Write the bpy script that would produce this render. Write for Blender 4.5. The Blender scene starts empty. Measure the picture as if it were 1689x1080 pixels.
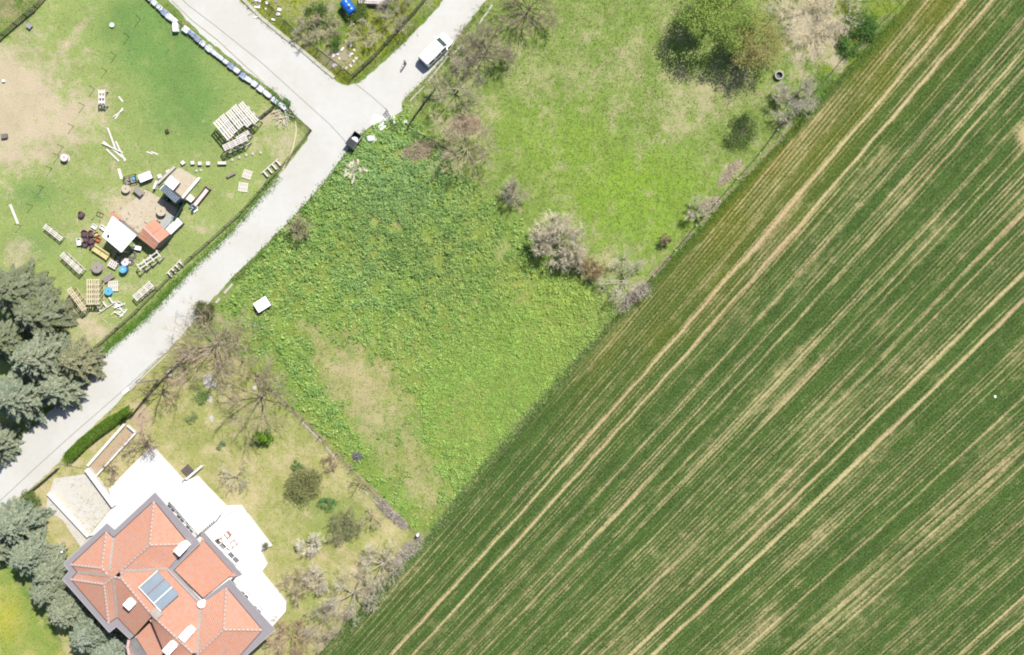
import bpy, bmesh, math, random
import numpy as np
from mathutils import Vector, Matrix

sc = bpy.context.scene
# ------------------------------------------------------------------ camera, sky, sun, exposure
S, CX, CY, CAMH = 13.0, 844.5, 540.0, 140.0          # photo pixels per metre on the ground, photo centre, flying height
cd = bpy.data.cameras.new('camera'); cam = bpy.data.objects.new('camera', cd); sc.collection.objects.link(cam)
cam.location = (0, 0, CAMH); cam.rotation_euler = (0, 0, 0)
cd.sensor_width = 36.0; cd.lens = 36.0 * CAMH / (1689.0 / S); cd.clip_start = 1.0; cd.clip_end = 6000.0
sc.camera = cam
SUN_AZ, SUN_EL = math.atan2(0.60, 0.80), math.radians(57)      # azimuth measured from +Y towards +X
w = bpy.data.worlds.new('World'); sc.world = w; w.use_nodes = True
nt = w.node_tree; bg = nt.nodes['Background']
sky = nt.nodes.new('ShaderNodeTexSky'); sky.sky_type = 'NISHITA'; sky.sun_disc = False
sky.sun_elevation = SUN_EL; sky.sun_rotation = SUN_AZ; sky.air_density = 1.0; sky.dust_density = 1.2; sky.ozone_density = 1.0
nt.links.new(sky.outputs[0], bg.inputs[0]); bg.inputs[1].default_value = 0.085
sl = bpy.data.lights.new('sun', 'SUN'); sl.energy = 4.6; sl.angle = math.radians(0.53); sl.color = (1.0, 0.955, 0.89)
so = bpy.data.objects.new('sun', sl); sc.collection.objects.link(so)
sd = Vector((math.sin(SUN_AZ) * math.cos(SUN_EL), math.cos(SUN_AZ) * math.cos(SUN_EL), math.sin(SUN_EL)))
so.rotation_euler = sd.to_track_quat('Z', 'Y').to_euler(); so.location = (30, 40, 90)
vs = sc.view_settings; vs.view_transform = 'Standard'; vs.look = 'None'; vs.gamma = 1.0; vs.exposure = 1.0; vs.use_curve_mapping = False
sc.cycles.max_bounces = 5; sc.cycles.diffuse_bounces = 3; sc.cycles.transparent_max_bounces = 6
sc.cycles.use_denoising = True; sc.cycles.filter_width = 2.0

COL = sc.collection
rng = np.random.default_rng(7); random.seed(7)
KEXP = 2.6                                            # how much brighter than its albedo a sunlit surface shows

def W(px, py, z=0.0):
    k = (CAMH - z) / CAMH
    return Vector(((px - CX) / S * k, -(py - CY) / S * k, z))

def lin(c):
    c = np.asarray(c, float) / 255.0
    return np.where(c <= 0.04045, c / 12.92, ((c + 0.055) / 1.055) ** 2.4)
def alb(r, g, b, k=None):
    return tuple((lin((r, g, b)) / (k or KEXP)).tolist())

# ------------------------------------------------------------------ numpy noise
_tab = rng.random((256, 256))
def vnoise(x, y, o=0):
    x = np.asarray(x, float) + o * 17.3; y = np.asarray(y, float) + o * 9.1
    xi = np.floor(x).astype(int); yi = np.floor(y).astype(int); fx = x - xi; fy = y - yi
    fx = fx * fx * (3 - 2 * fx); fy = fy * fy * (3 - 2 * fy)
    a = _tab[xi & 255, yi & 255]; b = _tab[(xi + 1) & 255, yi & 255]; c = _tab[xi & 255, (yi + 1) & 255]; d = _tab[(xi + 1) & 255, (yi + 1) & 255]
    return (a * (1 - fx) + b * fx) * (1 - fy) + (c * (1 - fx) + d * fx) * fy
def fbm(x, y, o=0, n=4):
    s = 0; a = 0.5; t = 0
    for i in range(n):
        s = s + a * vnoise(x * 2 ** i, y * 2 ** i, o + i * 3); t += a; a *= 0.55
    return s / t
def pip(x, y, poly):
    r = np.zeros(np.shape(x), bool); n = len(poly)
    for i in range(n):
        x0, y0 = poly[i]; x1, y1 = poly[(i + 1) % n]
        if y0 == y1: continue
        c = ((y0 > y) != (y1 > y)) & (x < (x1 - x0) * (y - y0) / (y1 - y0) + x0)
        r ^= c
    return r
def segdist(x, y, pts):
    d = np.full(np.shape(x), 1e9)
    for (x0, y0), (x1, y1) in zip(pts[:-1], pts[1:]):
        dx, dy = x1 - x0, y1 - y0; t = np.clip(((x - x0) * dx + (y - y0) * dy) / (dx * dx + dy * dy), 0, 1)
        d = np.minimum(d, np.hypot(x - x0 - t * dx, y - y0 - t * dy))
    return d
def sstep(a, b, x):
    t = np.clip((x - a) / (b - a), 0, 1); return t * t * (3 - 2 * t)

# ------------------------------------------------------------------ materials
def _mat(name, rough=0.8, metal=0.0, spec=0.3):
    m = bpy.data.materials.new(name); m.use_nodes = True
    b = m.node_tree.nodes['Principled BSDF']
    b.inputs['Roughness'].default_value = rough; b.inputs['Metallic'].default_value = metal
    b.inputs['Specular IOR Level'].default_value = spec
    return m, m.node_tree, b
def _mul(nt, a, fac_socket, lo, hi):
    mr = nt.nodes.new('ShaderNodeMapRange'); mr.inputs[3].default_value = lo; mr.inputs[4].default_value = hi
    mr.inputs[1].default_value = 0.3; mr.inputs[2].default_value = 0.7
    nt.links.new(fac_socket, mr.inputs[0])
    vm = nt.nodes.new('ShaderNodeVectorMath'); vm.operation = 'SCALE'
    nt.links.new(a, vm.inputs[0]); nt.links.new(mr.outputs[0], vm.inputs['Scale'])
    return vm.outputs[0]
def M(name, c, rough=0.8, var=0.12, scale=2.0, metal=0.0, spec=0.3, c2=None, bump=0.0, coord='Object', k=None, dirt=None):
    """painted / solid surface with two scales of noise in its colour"""
    m, nt, b = _mat(name, rough, metal, spec)
    tc = nt.nodes.new('ShaderNodeTexCoord')
    n = nt.nodes.new('ShaderNodeTexNoise'); n.inputs['Scale'].default_value = scale; n.inputs['Detail'].default_value = 6
    nt.links.new(tc.outputs[coord], n.inputs['Vector'])
    n2 = nt.nodes.new('ShaderNodeTexNoise'); n2.inputs['Scale'].default_value = scale * 9; n2.inputs['Detail'].default_value = 3
    nt.links.new(tc.outputs[coord], n2.inputs['Vector'])
    rgb = nt.nodes.new('ShaderNodeMix'); rgb.data_type = 'RGBA'
    ca = alb(*c, k=k); cb = alb(*(c2 or c), k=k)
    rgb.inputs[6].default_value = (*ca, 1); rgb.inputs[7].default_value = (*cb, 1)
    mr = nt.nodes.new('ShaderNodeMapRange'); mr.inputs[1].default_value = 0.42; mr.inputs[2].default_value = 0.6
    nt.links.new(n.outputs[0], mr.inputs[0]); nt.links.new(mr.outputs[0], rgb.inputs[0])
    o = _mul(nt, rgb.outputs[2], n.outputs[0], 1 - var, 1 + var)
    o = _mul(nt, o, n2.outputs[0], 1 - var * 0.7, 1 + var * 0.7)
    nt.links.new(o, b.inputs['Base Color'])
    if bump:
        bp = nt.nodes.new('ShaderNodeBump'); bp.inputs['Strength'].default_value = bump; bp.inputs['Distance'].default_value = 0.05
        nt.links.new(n2.outputs[0], bp.inputs['Height']); nt.links.new(bp.outputs[0], b.inputs['Normal'])
    return m
def MV(name, rough=0.75, transl=0.0, var=0.15, scale=6.0):
    """colour from the mesh's own 'Col' attribute (one tint per leaf or blade)"""
    m, nt, b = _mat(name, rough, 0, 0.2)
    at = nt.nodes.new('ShaderNodeAttribute'); at.attribute_name = 'Col'
    tc = nt.nodes.new('ShaderNodeTexCoord')
    n = nt.nodes.new('ShaderNodeTexNoise'); n.inputs['Scale'].default_value = scale; n.inputs['Detail'].default_value = 4
    nt.links.new(tc.outputs['Object'], n.inputs['Vector'])
    o = _mul(nt, at.outputs['Color'], n.outputs[0], 1 - var, 1 + var)
    nt.links.new(o, b.inputs['Base Color'])
    if transl:
        out = nt.nodes['Material Output']; tr = nt.nodes.new('ShaderNodeBsdfTranslucent'); mx = nt.nodes.new('ShaderNodeMixShader')
        mx.inputs[0].default_value = transl
        nt.links.new(o, tr.inputs[0]); nt.links.new(b.outputs[0], mx.inputs[1]); nt.links.new(tr.outputs[0], mx.inputs[2]); nt.links.new(mx.outputs[0], out.inputs[0])
    return m
def MG(name):
    """ground: two albedos (ColA living cover, ColB dry cover or bare soil) mixed by a noise threshold"""
    m, nt, b = _mat(name, 0.95, 0, 0.1)
    A = nt.nodes.new('ShaderNodeAttribute'); A.attribute_name = 'ColA'
    B = nt.nodes.new('ShaderNodeAttribute'); B.attribute_name = 'ColB'
    X = nt.nodes.new('ShaderNodeAttribute'); X.attribute_name = 'Mix'
    tc = nt.nodes.new('ShaderNodeTexCoord')
    def noise(sc_, det=5, rgh=0.6):
        n = nt.nodes.new('ShaderNodeTexNoise'); n.inputs['Scale'].default_value = sc_; n.inputs['Detail'].default_value = det; n.inputs['Roughness'].default_value = rgh
        nt.links.new(tc.outputs['Object'], n.inputs['Vector']); return n
    n1 = noise(0.9, 8, 0.72); n2 = noise(5.0, 5, 0.7); n3 = noise(0.25, 3)
    def math_(op, a, b_, clamp=False):
        k = nt.nodes.new('ShaderNodeMath'); k.operation = op; k.use_clamp = clamp
        for i, v in enumerate((a, b_)):
            if isinstance(v, (int, float)): k.inputs[i].default_value = v
            else: nt.links.new(v, k.inputs[i])
        return k.outputs[0]
    s = math_('ADD', math_('MULTIPLY', math_('SUBTRACT', n1.outputs[0], 0.5), 3.0), math_('MULTIPLY', math_('SUBTRACT', n2.outputs[0], 0.5), 1.8))
    s = math_('ADD', s, X.outputs['Fac'], True)
    mx = nt.nodes.new('ShaderNodeMix'); mx.data_type = 'RGBA'
    nt.links.new(s, mx.inputs[0]); nt.links.new(A.outputs['Color'], mx.inputs[6]); nt.links.new(B.outputs['Color'], mx.inputs[7])
    o = _mul(nt, mx.outputs[2], n2.outputs[0], 0.84, 1.14)
    o = _mul(nt, o, n3.outputs[0], 0.92, 1.08)
    nt.links.new(o, b.inputs['Base Color'])
    bp = nt.nodes.new('ShaderNodeBump'); bp.inputs['Strength'].default_value = 0.6; bp.inputs['Distance'].default_value = 0.08
    nt.links.new(n2.outputs[0], bp.inputs['Height']); nt.links.new(bp.outputs[0], b.inputs['Normal'])
    return m

# ------------------------------------------------------------------ mesh helpers
def fastmesh(name, V, F, mat, cols=None, colname='Col', smooth=False):
    """V (n,3), F (m,k) constant k"""
    me = bpy.data.meshes.new(name); V = np.asarray(V, np.float32); F = np.asarray(F, np.int32); k = F.shape[1]
    me.vertices.add(len(V)); me.vertices.foreach_set('co', V.ravel())
    me.loops.add(F.size); me.loops.foreach_set('vertex_index', F.ravel())
    me.polygons.add(len(F)); me.polygons.foreach_set('loop_start', np.arange(0, F.size, k, dtype=np.int32))
    me.update(calc_edges=True)
    if cols is not None: addcol(me, colname, cols)
    if smooth: me.polygons.foreach_set('use_smooth', np.ones(len(F), bool))
    if mat: me.materials.append(mat)
    return me
def addcol(me, nm, cols):
    a = me.attributes.new(nm, 'FLOAT_COLOR', 'POINT'); c = np.ones((len(me.vertices), 4), np.float32); c[:, :3] = cols
    a.data.foreach_set('color', c.ravel())
def addfloat(me, nm, v):
    a = me.attributes.new(nm, 'FLOAT', 'POINT'); a.data.foreach_set('value', np.asarray(v, np.float32).ravel())
def link(name, me, parent=None, label=None, cat=None, group=None, kind=None, loc=None, rz=None):
    o = bpy.data.objects.new(name, me); COL.objects.link(o)
    if parent: o.parent = parent
    if label: o['label'] = label
    if cat: o['category'] = cat
    if group: o['group'] = group
    if kind: o['kind'] = kind
    if loc is not None: o.location = loc
    if rz is not None: o.rotation_euler = (0, 0, rz)
    return o
def thing(name, label, cat, loc, rz=0.0, group=None):
    return link(name, None, None, label, cat, group, None, loc, rz)

class MB:
    def __init__(s): s.v = []; s.f = []
    def add(s, vs, fs):
        n = len(s.v); s.v += [tuple(v) for v in vs]; s.f += [tuple(i + n for i in f) for f in fs]; return s
    def box(s, c, d, rz=0.0, tilt=None):
        x, y, z = (d[0] / 2, d[1] / 2, d[2] / 2); R = Matrix.Rotation(rz, 3, 'Z')
        if tilt is not None: R = R @ Matrix.Rotation(tilt[0], 3, 'X') @ Matrix.Rotation(tilt[1], 3, 'Y')
        c = Vector(c); q = [c + R @ Vector((i * x, j * y, k * z)) for k in (-1, 1) for j in (-1, 1) for i in (-1, 1)]
        return s.add(q, [(0, 2, 3, 1), (4, 5, 7, 6), (0, 1, 5, 4), (2, 6, 7, 3), (0, 4, 6, 2), (1, 3, 7, 5)])
    def beam(s, a, b, w_, h_):
        a = Vector(a); b = Vector(b); d = (b - a); L = d.length
        if L < 1e-6: return s
        d /= L; up = Vector((0, 0, 1)) if abs(d.z) < 0.95 else Vector((0, 1, 0))
        r = d.cross(up).normalized(); u = r.cross(d).normalized()
        q = [p + r * (i * w_ / 2) + u * (j * h_ / 2) for p in (a, b) for (i, j) in ((-1, -1), (1, -1), (1, 1), (-1, 1))]
        return s.add(q, [(0, 1, 2, 3), (7, 6, 5, 4), (0, 4, 5, 1), (1, 5, 6, 2), (2, 6, 7, 3), (3, 7, 4, 0)])
    def lathe(s, prof, n=20, c=(0, 0, 0), axis='Z'):
        vs = []
        for r, z in prof:
            for i in range(n):
                a = 2 * math.pi * i / n; x, y = r * math.cos(a), r * math.sin(a)
                p = (x, y, z) if axis == 'Z' else ((z, x, y) if axis == 'X' else (x, z, y))
                vs.append((p[0] + c[0], p[1] + c[1], p[2] + c[2]))
        fs = [(k * n + i, k * n + (i + 1) % n, (k + 1) * n + (i + 1) % n, (k + 1) * n + i) for k in range(len(prof) - 1) for i in range(n)]
        if prof[0][0] > 1e-6: fs.append(tuple(reversed(range(n))))
        if prof[-1][0] > 1e-6: fs.append(tuple((len(prof) - 1) * n + i for i in range(n)))
        return s.add(vs, fs)
    def torus(s, R, r, c=(0, 0, 0), n=20, m=8, sq=1.0):
        vs = [((R + r * math.cos(b)) * math.cos(a) + c[0], (R + r * math.cos(b)) * math.sin(a) + c[1], r * sq * math.sin(b) + c[2])
              for a in (2 * math.pi * i / n for i in range(n)) for b in (2 * math.pi * j / m for j in range(m))]
        return s.add(vs, [(i * m + j, ((i + 1) % n) * m + j, ((i + 1) % n) * m + (j + 1) % m, i * m + (j + 1) % m) for i in range(n) for j in range(m)])
    def prism(s, poly, z0, z1):
        n = len(poly); z0s = z0 if hasattr(z0, '__len__') else [z0] * n; z1s = z1 if hasattr(z1, '__len__') else [z1] * n
        vs = [(p[0], p[1], z0s[i]) for i, p in enumerate(poly)] + [(p[0], p[1], z1s[i]) for i, p in enumerate(poly)]
        return s.add(vs, [tuple(reversed(range(n))), tuple(range(n, 2 * n))] + [(i, (i + 1) % n, n + (i + 1) % n, n + i) for i in range(n)])
    def mesh(s, name, mat, bevel=0.0, smooth=False):
        me = bpy.data.meshes.new(name); me.from_pydata(s.v, [], s.f)
        bm = bmesh.new(); bm.from_mesh(me)
        if bevel: bmesh.ops.bevel(bm, geom=bm.edges[:], offset=bevel, segments=2, affect='EDGES', profile=0.6)
        bmesh.ops.recalc_face_normals(bm, faces=bm.faces[:]); bm.to_mesh(me); bm.free()
        if smooth: me.polygons.foreach_set('use_smooth', np.ones(len(me.polygons), bool))
        me.materials.append(mat); return me
    def build(s, name, mat, parent=None, bevel=0.0, smooth=False, **kw):
        return link(name, s.mesh(name, mat, bevel, smooth), parent, **kw)

def tubes(segs, sides=3):
    """segs: array (n,8): p0 p1 r0 r1 -> verts, quads"""
    segs = np.asarray(segs, float); p0 = segs[:, 0:3]; p1 = segs[:, 3:6]; r0 = segs[:, 6:7]; r1 = segs[:, 7:8]
    d = p1 - p0; d /= (np.linalg.norm(d, axis=1, keepdims=True) + 1e-9)
    ref = np.where(np.abs(d[:, 2:3]) > 0.9, np.array([[1.0, 0, 0]]), np.array([[0, 0, 1.0]]))
    u = np.cross(d, ref); u /= (np.linalg.norm(u, axis=1, keepdims=True) + 1e-9); v = np.cross(d, u)
    V = []
    for p, r in ((p0, r0), (p1, r1)):
        for k in range(sides):
            a = 2 * math.pi * k / sides
            V.append(p + (u * math.cos(a) + v * math.sin(a)) * r)
    V = np.stack(V, 1); n = len(segs); base = (np.arange(n) * 2 * sides)[:, None]
    F = np.concatenate([base + np.array([[k, (k + 1) % sides, sides + (k + 1) % sides, sides + k]]) for k in range(sides)], 0)
    return V.reshape(-1, 3), F
def copy_tree(o, parent=None):
    c = o.copy(); COL.objects.link(c); c.parent = parent
    for ch in o.children: copy_tree(ch, c)
    return c
# ------------------------------------------------------------------ the ground
YARD = [(-300, -300), (200, -300), (212, -60), (250, 0), (330, 70), (400, 125), (475, 190), (512, 215), (470, 275), (380, 385), (300, 455), (150, 580), (60, 690), (-300, 790)]
NWPLOT = [(-300, -300), (140, -300), (85, -8), (60, 18), (0, 70), (-300, 330)]
TRI = [(330, -300), (385, -8), (430, 35), (500, 92), (560, 140), (582, 134), (690, 45), (740, -10), (900, -300)]
MEADOW = [(1000, -300), (800, -8), (770, 40), (720, 100), (660, 165), (690, 200), (740, 255), (785, 300), (860, 362), (905, 432), (960, 462), (1022, 514), (1345, 168), (1300, 90), (1249, 0), (1000, -300)]
ROUGH = [(1249, 0), (1100, -300), (1800, -300), (1560, -70), (1480, 20), (1345, 170), (1300, 90)]
WEED = [(600, 215), (660, 165), (690, 200), (740, 255), (785, 300), (860, 362), (905, 432), (960, 462), (1022, 514), (690, 885), (500, 690), (395, 590), (365, 500), (470, 375), (545, 290)]
GARDEN = [(300, 545), (395, 590), (500, 690), (690, 885), (520, 1080), (400, 1210), (150, 1210), (60, 940), (0, 850), (190, 670)]
SWPLOT = [(-300, 900), (0, 930), (60, 1000), (120, 1100), (180, 1400), (-300, 1400)]
BOUND = [(1700, -225), (1560, -70), (1480, 20), (1345, 170), (1075, 460), (1025, 514), (700, 890), (520, 1080), (400, 1210), (250, 1370)]
DRY = [(470, 520), (560, 545), (610, 575), (640, 590), (690, 680), (720, 760), (735, 830), (705, 862), (640, 800), (575, 700), (510, 600)]

def gp(x, y, cx, cy, rx, ry, rot=0.0):
    c, s_ = math.cos(math.radians(rot)), math.sin(math.radians(rot)); dx, dy = x - cx, y - cy
    return np.exp(-(((dx * c + dy * s_) / rx) ** 2 + ((-dx * s_ + dy * c) / ry) ** 2))

def groundcol(x, y):
    """x, y photo pixels on the ground -> albedo of living cover, albedo of dry cover, share of dry"""
    n = np.shape(x)
    jx = x + (fbm(x / 16, y / 16, 1) - 0.5) * 22; jy = y + (fbm(x / 16, y / 16, 2) - 0.5) * 22
    f1 = fbm(x / 60, y / 60, 3); f2 = fbm(x / 22, y / 22, 4); f3 = fbm(x / 140, y / 140, 5)
    A = np.zeros(n + (3,)); B = np.zeros(n + (3,)); X = np.full(n, 0.2)
    A[:] = alb(128, 160, 74); B[:] = alb(190, 178, 128)
    def setz(mask, a, b, xm, a2=None, t=None):
        ca = np.array(alb(*a)); A[mask] = ca
        if a2 is not None: A[mask] = ca + (np.array(alb(*a2)) - ca) * t[mask][:, None]
        B[mask] = alb(*b); X[mask] = (xm * np.ones(n))[mask]
    ly = np.clip(sstep(0.35, 0.65, f1), 0, 1)
    # yard
    m = pip(jx, jy, YARD)
    dirt = gp(x, y, 20, 190, 95, 95) * 1.35 + gp(x, y, -30, 130, 70, 60) + gp(x, y, 110, 200, 50, 34, -35) * 0.6 + gp(x, y, 120, 60, 12, 75, 38) * 0.65 + gp(x, y, 165, 172, 22, 24) * 0.6 \
        + gp(x, y, 30, 420, 26, 30) * 0.9 + gp(x, y, 215, 345, 45, 40) * 0.7 + gp(x, y, 190, 340, 36, 28) * 0.6 + gp(x, y, 470, 235, 22, 34) * 0.8 + gp(x, y, 440, 195, 16, 16) * 0.6 + gp(x, y, 130, 520, 22, 40, -30) * 0.9 \
        + gp(x, y, 330, 380, 16, 9) * 0.7 + gp(x, y, 383, 322, 14, 10) * .5 + gp(x, y, 150, 395, 40, 26) * .5 + gp(x, y, 160, 560, 40, 24, -35) * .7 + gp(x, y, 440, 320, 40, 20, -45) * .3 + gp(x, y, 200, 450, 60, 50) * .25 + gp(x, y, 430, 238, 14, 14) * .5
    lush = np.clip(gp(x, y, 270, 90, 110, 60, 40) + gp(x, y, 300, 190, 60, 60) * 0.7 + gp(x, y, 250, 40, 70, 50) * .6 + gp(x, y, 60, 320, 45, 30) * 0.7 + gp(x, y, 55, 400, 40, 30) * .5, 0, 1)
    setz(m, (172, 190, 112), (222, 206, 174), np.clip(dirt * 1.1 - 0.2 - lush * 0.3 + (f2 - 0.5) * 1.3, -0.5, 1.1), (132, 170, 92), np.clip(lush * 1.3 * (0.15 + 1.5 * f2), 0, 1))
    m = pip(jx, jy, NWPLOT); setz(m, (140, 170, 76), (196, 180, 140), (f2 - 0.5) * 1.8 + 0.28, (110, 140, 62), ly)
    m = pip(jx, jy, TRI); setz(m, (128, 160, 66), (190, 182, 150), (f2 - 0.5) * 2.0 + 0.08 + gp(x, y, 560, 85, 30, 22) * 0.8, (164, 176, 60), ly)
    # meadow
    m = pip(jx, jy, MEADOW)
    straw = gp(x, y, 1150, 160, 70, 42, -20) * 0.75 + gp(x, y, 1010, 100, 130, 50, -20) * 0.22 + gp(x, y, 1220, 130, 40, 30) * 0.5 + gp(x, y, 1110, 230, 36, 24) * 0.4 + gp(x, y, 870, 110, 70, 70) * 0.12 + gp(x, y, 990, 440, 60, 30) * .5 + gp(x, y, 1205, 285, 12, 34, 40) * .9 + gp(x, y, 1170, 340, 26, 14, -30) * .6 + gp(x, y, 765, 215, 30, 22) * .9 + gp(x, y, 1050, 480, 40, 20, -30) * .7 + gp(x, y, 780, 110, 50, 26, -45) * .5
    bright = np.clip(gp(x, y, 1050, 330, 120, 90) + gp(x, y, 900, 230, 90, 70) * .6, 0, 1)
    setz(m, (150, 176, 88), (200, 194, 146), np.clip(straw * 0.9 + 0.12 - bright * .35 + (f2 - 0.5) * 1.6, -0.5, 1.0), (156, 194, 66), np.clip(bright * (0.4 + f1), 0, 1))
    m = pip(jx, jy, ROUGH); setz(m, (112, 146, 62), (206, 194, 164), np.clip((f2 - 0.5) * 2.0 + 0.1 + gp(x, y, 1340, 40, 55, 60) * 1.2 + gp(x, y, 1400, 110, 40, 30) * .3, -0.4, 1.1), (150, 172, 60), ly)
    # weed plot
    m = pip(jx, jy, WEED)
    dr = (pip(jx, jy, DRY) * .3 + gp(x, y, 600, 650, 45, 130, -32) * .42 + gp(x, y, 690, 780, 40, 70, -32) * .3) + gp(x, y, 830, 410, 16, 16) * 0.8 + gp(x, y, 690, 250, 32, 18) * 0.95 + gp(x, y, 860, 480, 60, 40) * .25 + gp(x, y, 640, 360, 40, 26, 20) * .3 + gp(x, y, 440, 470, 60, 26) * .2 + gp(x, y, 610, 640, 60, 60, 45) * .4
    setz(m, (146, 178, 82), (204, 192, 144), np.clip(dr - 0.22 + (f2 - 0.5) * 1.1, -0.4, 0.95), (160, 178, 88), ly)
    # garden of the house
    m = pip(jx, jy, GARDEN)
    gr = gp(x, y, 470, 690, 60, 40) * .6 + gp(x, y, 540, 860, 70, 50) * 0.8 + gp(x, y, 510, 1000, 50, 30) * .6 + gp(x, y, 340, 680, 60, 60) * .3 + gp(x, y, 590, 820, 40, 60) * .4 + gp(x, y, 250, 650, 20, 20) * .2
    setz(m, (182, 187, 110), (220, 204, 158), np.clip(0.4 - gr * 0.8 + (f2 - 0.5) * 1.9 + gp(x, y, 90, 840, 60, 60) * .4, -0.4, 1.0), (162, 178, 100), np.clip(gr, 0, 1))
    bed = gp(x, y, 235, 690, 30, 20, -40) + gp(x, y, 300, 610, 50, 22, -40) + gp(x, y, 480, 1030, 30, 40) * .9 + gp(x, y, 560, 1000, 60, 14, -45) * .8
    kb = np.clip(bed * 1.2 - .25 + (f2 - .5) * .8, 0, 1)[..., None] * m[..., None]; B[:] = B + (np.array(alb(204, 182, 154)) - B) * kb; X[:] = X + .45 * kb[..., 0]
    m = pip(jx, jy, SWPLOT); setz(m, (154, 178, 90), (204, 194, 120), (f2 - 0.5) * 1.8 + 0.2, (200, 200, 84), gp(x, y, 10, 1020, 26, 40))
    # ochre soil below the fences: leaf litter and dead stalks
    for pts, wd in (([(1020, 515), (1345, 170)], 9), ([(395, 590), (690, 885)], 7), ([(690, 885), (520, 1080)], 14)):
        d = segdist(x, y, pts); k = np.clip(1 - d / wd, 0, 1) * (f2 > .42); mm = k > 0.05
        B[mm] = alb(186, 170, 142); X[mm] = np.maximum(X[mm], k[mm] * 1.2 - .2)
    return A, B, X

step = 5.0
ext = np.array([200, 420, 900, 2200, 6000, 14000.0])
gx = np.concatenate([-120 - ext[::-1], np.arange(-120, 1689 + 121, step), 1689 + 120 + ext])
gy = np.concatenate([-120 - ext[::-1], np.arange(-120, 1080 + 121, step), 1080 + 120 + ext])
GX, GY = np.meshgrid(gx, gy); A_, B_, X_ = groundcol(GX, GY)
n0, n1 = GX.shape
V = np.stack([(GX - CX) / S, -(GY - CY) / S, np.zeros_like(GX)], -1).reshape(-1, 3)
idx = np.arange(n0 * n1).reshape(n0, n1)
F = np.stack([idx[:-1, :-1], idx[1:, :-1], idx[1:, 1:], idx[:-1, 1:]], -1).reshape(-1, 4)
me = fastmesh('ground', V, F, MG('ground_cover'))
addcol(me, 'ColA', A_.reshape(-1, 3)); addcol(me, 'ColB', B_.reshape(-1, 3)); addfloat(me, 'Mix', X_)
link('ground', me, kind='structure')

# ------------------------------------------------------------------ concrete road
def rough_line(pts, amp=1.6, stepx=7.0, seed=0):
    out = []
    for i, (a, b) in enumerate(zip(pts[:-1], pts[1:])):
        L = math.hypot(b[0] - a[0], b[1] - a[1]); n = max(1, int(L / stepx))
        for k in range(n):
            t = k / n; x = a[0] + (b[0] - a[0]) * t; y = a[1] + (b[1] - a[1]) * t
            nx, ny = -(b[1] - a[1]) / L, (b[0] - a[0]) / L; o = (float(vnoise((x + y) / 9.0, (x - y) / 9.0, seed)) - 0.5) * 2 * amp
            out.append((x + nx * o, y + ny * o))
    out.append(pts[-1]); return out
ROAD_L = [(60, -220), (215, -60), (277, 0), (330, 55), (400, 112), (455, 152), (487, 190), (512, 214), (506, 230), (470, 277), (425, 330), (382, 382), (305, 456), (240, 526), (165, 590), (140, 620), (60, 700), (0, 745), (-160, 870)]
ROAD_R = [(-160, 985), (0, 843), (50, 806), (92, 768), (110, 745), (196, 662), (212, 641), (274, 581), (300, 553), (330, 516), (354, 490), (382, 459), (470, 372), (520, 318), (545, 288), (566, 258), (582, 236), (604, 214), (616, 207), (640, 196), (664, 182), (662, 168), (690, 140), (735, 92), (762, 52), (805, -5), (860, -90), (930, -220)]
ROAD_T = [(800, -220), (745, -15), (690, 48), (640, 96), (592, 137), (574, 142), (556, 134), (500, 88), (432, 34), (392, -4), (340, -60), (180, -220)]
rp = rough_line(ROAD_L, 1.8, 6, 1) + rough_line(ROAD_R, 1.6, 6, 2) + rough_line(ROAD_T, 2.0, 6, 3)
from mathutils.geometry import tessellate_polygon
top = [W(x, y, 0.035) for x, y in rp]; tri = tessellate_polygon([[Vector((v.x, v.y, 0)) for v in top]])
bm = bmesh.new(); vs_ = [bm.verts.new(v) for v in top]; lo_ = [bm.verts.new((v.x, v.y, -0.02)) for v in top]
for t_ in tri:
    f_ = bm.faces.new([vs_[i] for i in t_]); f_.normal_update()
    if f_.normal.z < 0: f_.normal_flip()
nrp = len(rp)
for i in range(nrp): bm.faces.new((vs_[i], vs_[(i + 1) % nrp], lo_[(i + 1) % nrp], lo_[i]))
me = bpy.data.meshes.new('road'); bm.to_mesh(me); bm.free()
m_road = M('pale_concrete', (238, 237, 231), 0.9, 0.035, 0.16, c2=(228, 226, 217), bump=0.05)
me.materials.append(m_road); road = link('road', me, kind='structure')
m_joint = M('joint_tar', (150, 148, 140), 0.9, 0.2, 3)
for pts in ([(262, -40), (310, 8), (352, 40), (430, 102), (545, 206), (574, 238)], [(-60, 876), (0, 826), (60, 770), (120, 716), (205, 642), (262, 590)], [(586, 138), (612, 158), (641, 184)], [(150, 775), (96, 765)]):
    mb = MB()
    for a, b in zip(pts[:-1], pts[1:]):
        mb.beam(W(*a, .037), W(*b, .037), 0.07, 0.008)
    mb.build('road_joint', m_joint, road)
m_cem = M('spilt_cement', (250, 250, 246), .9, .05, 1.5, k=2.0)
for c, r in (((624, 203), 15), ((645, 198), 9), ((614, 228), 7)):
    poly = [(c[0] + r * (0.7 + 0.5 * random.random()) * math.cos(t * math.pi / 6), c[1] + r * (0.65 + 0.5 * random.random()) * math.sin(t * math.pi / 6)) for t in range(12)]
    MB().prism([W(x, y)[:2] for x, y in poly], 0.0, 0.05 + r * .002).build('cement_patch', m_cem, road)

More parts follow.
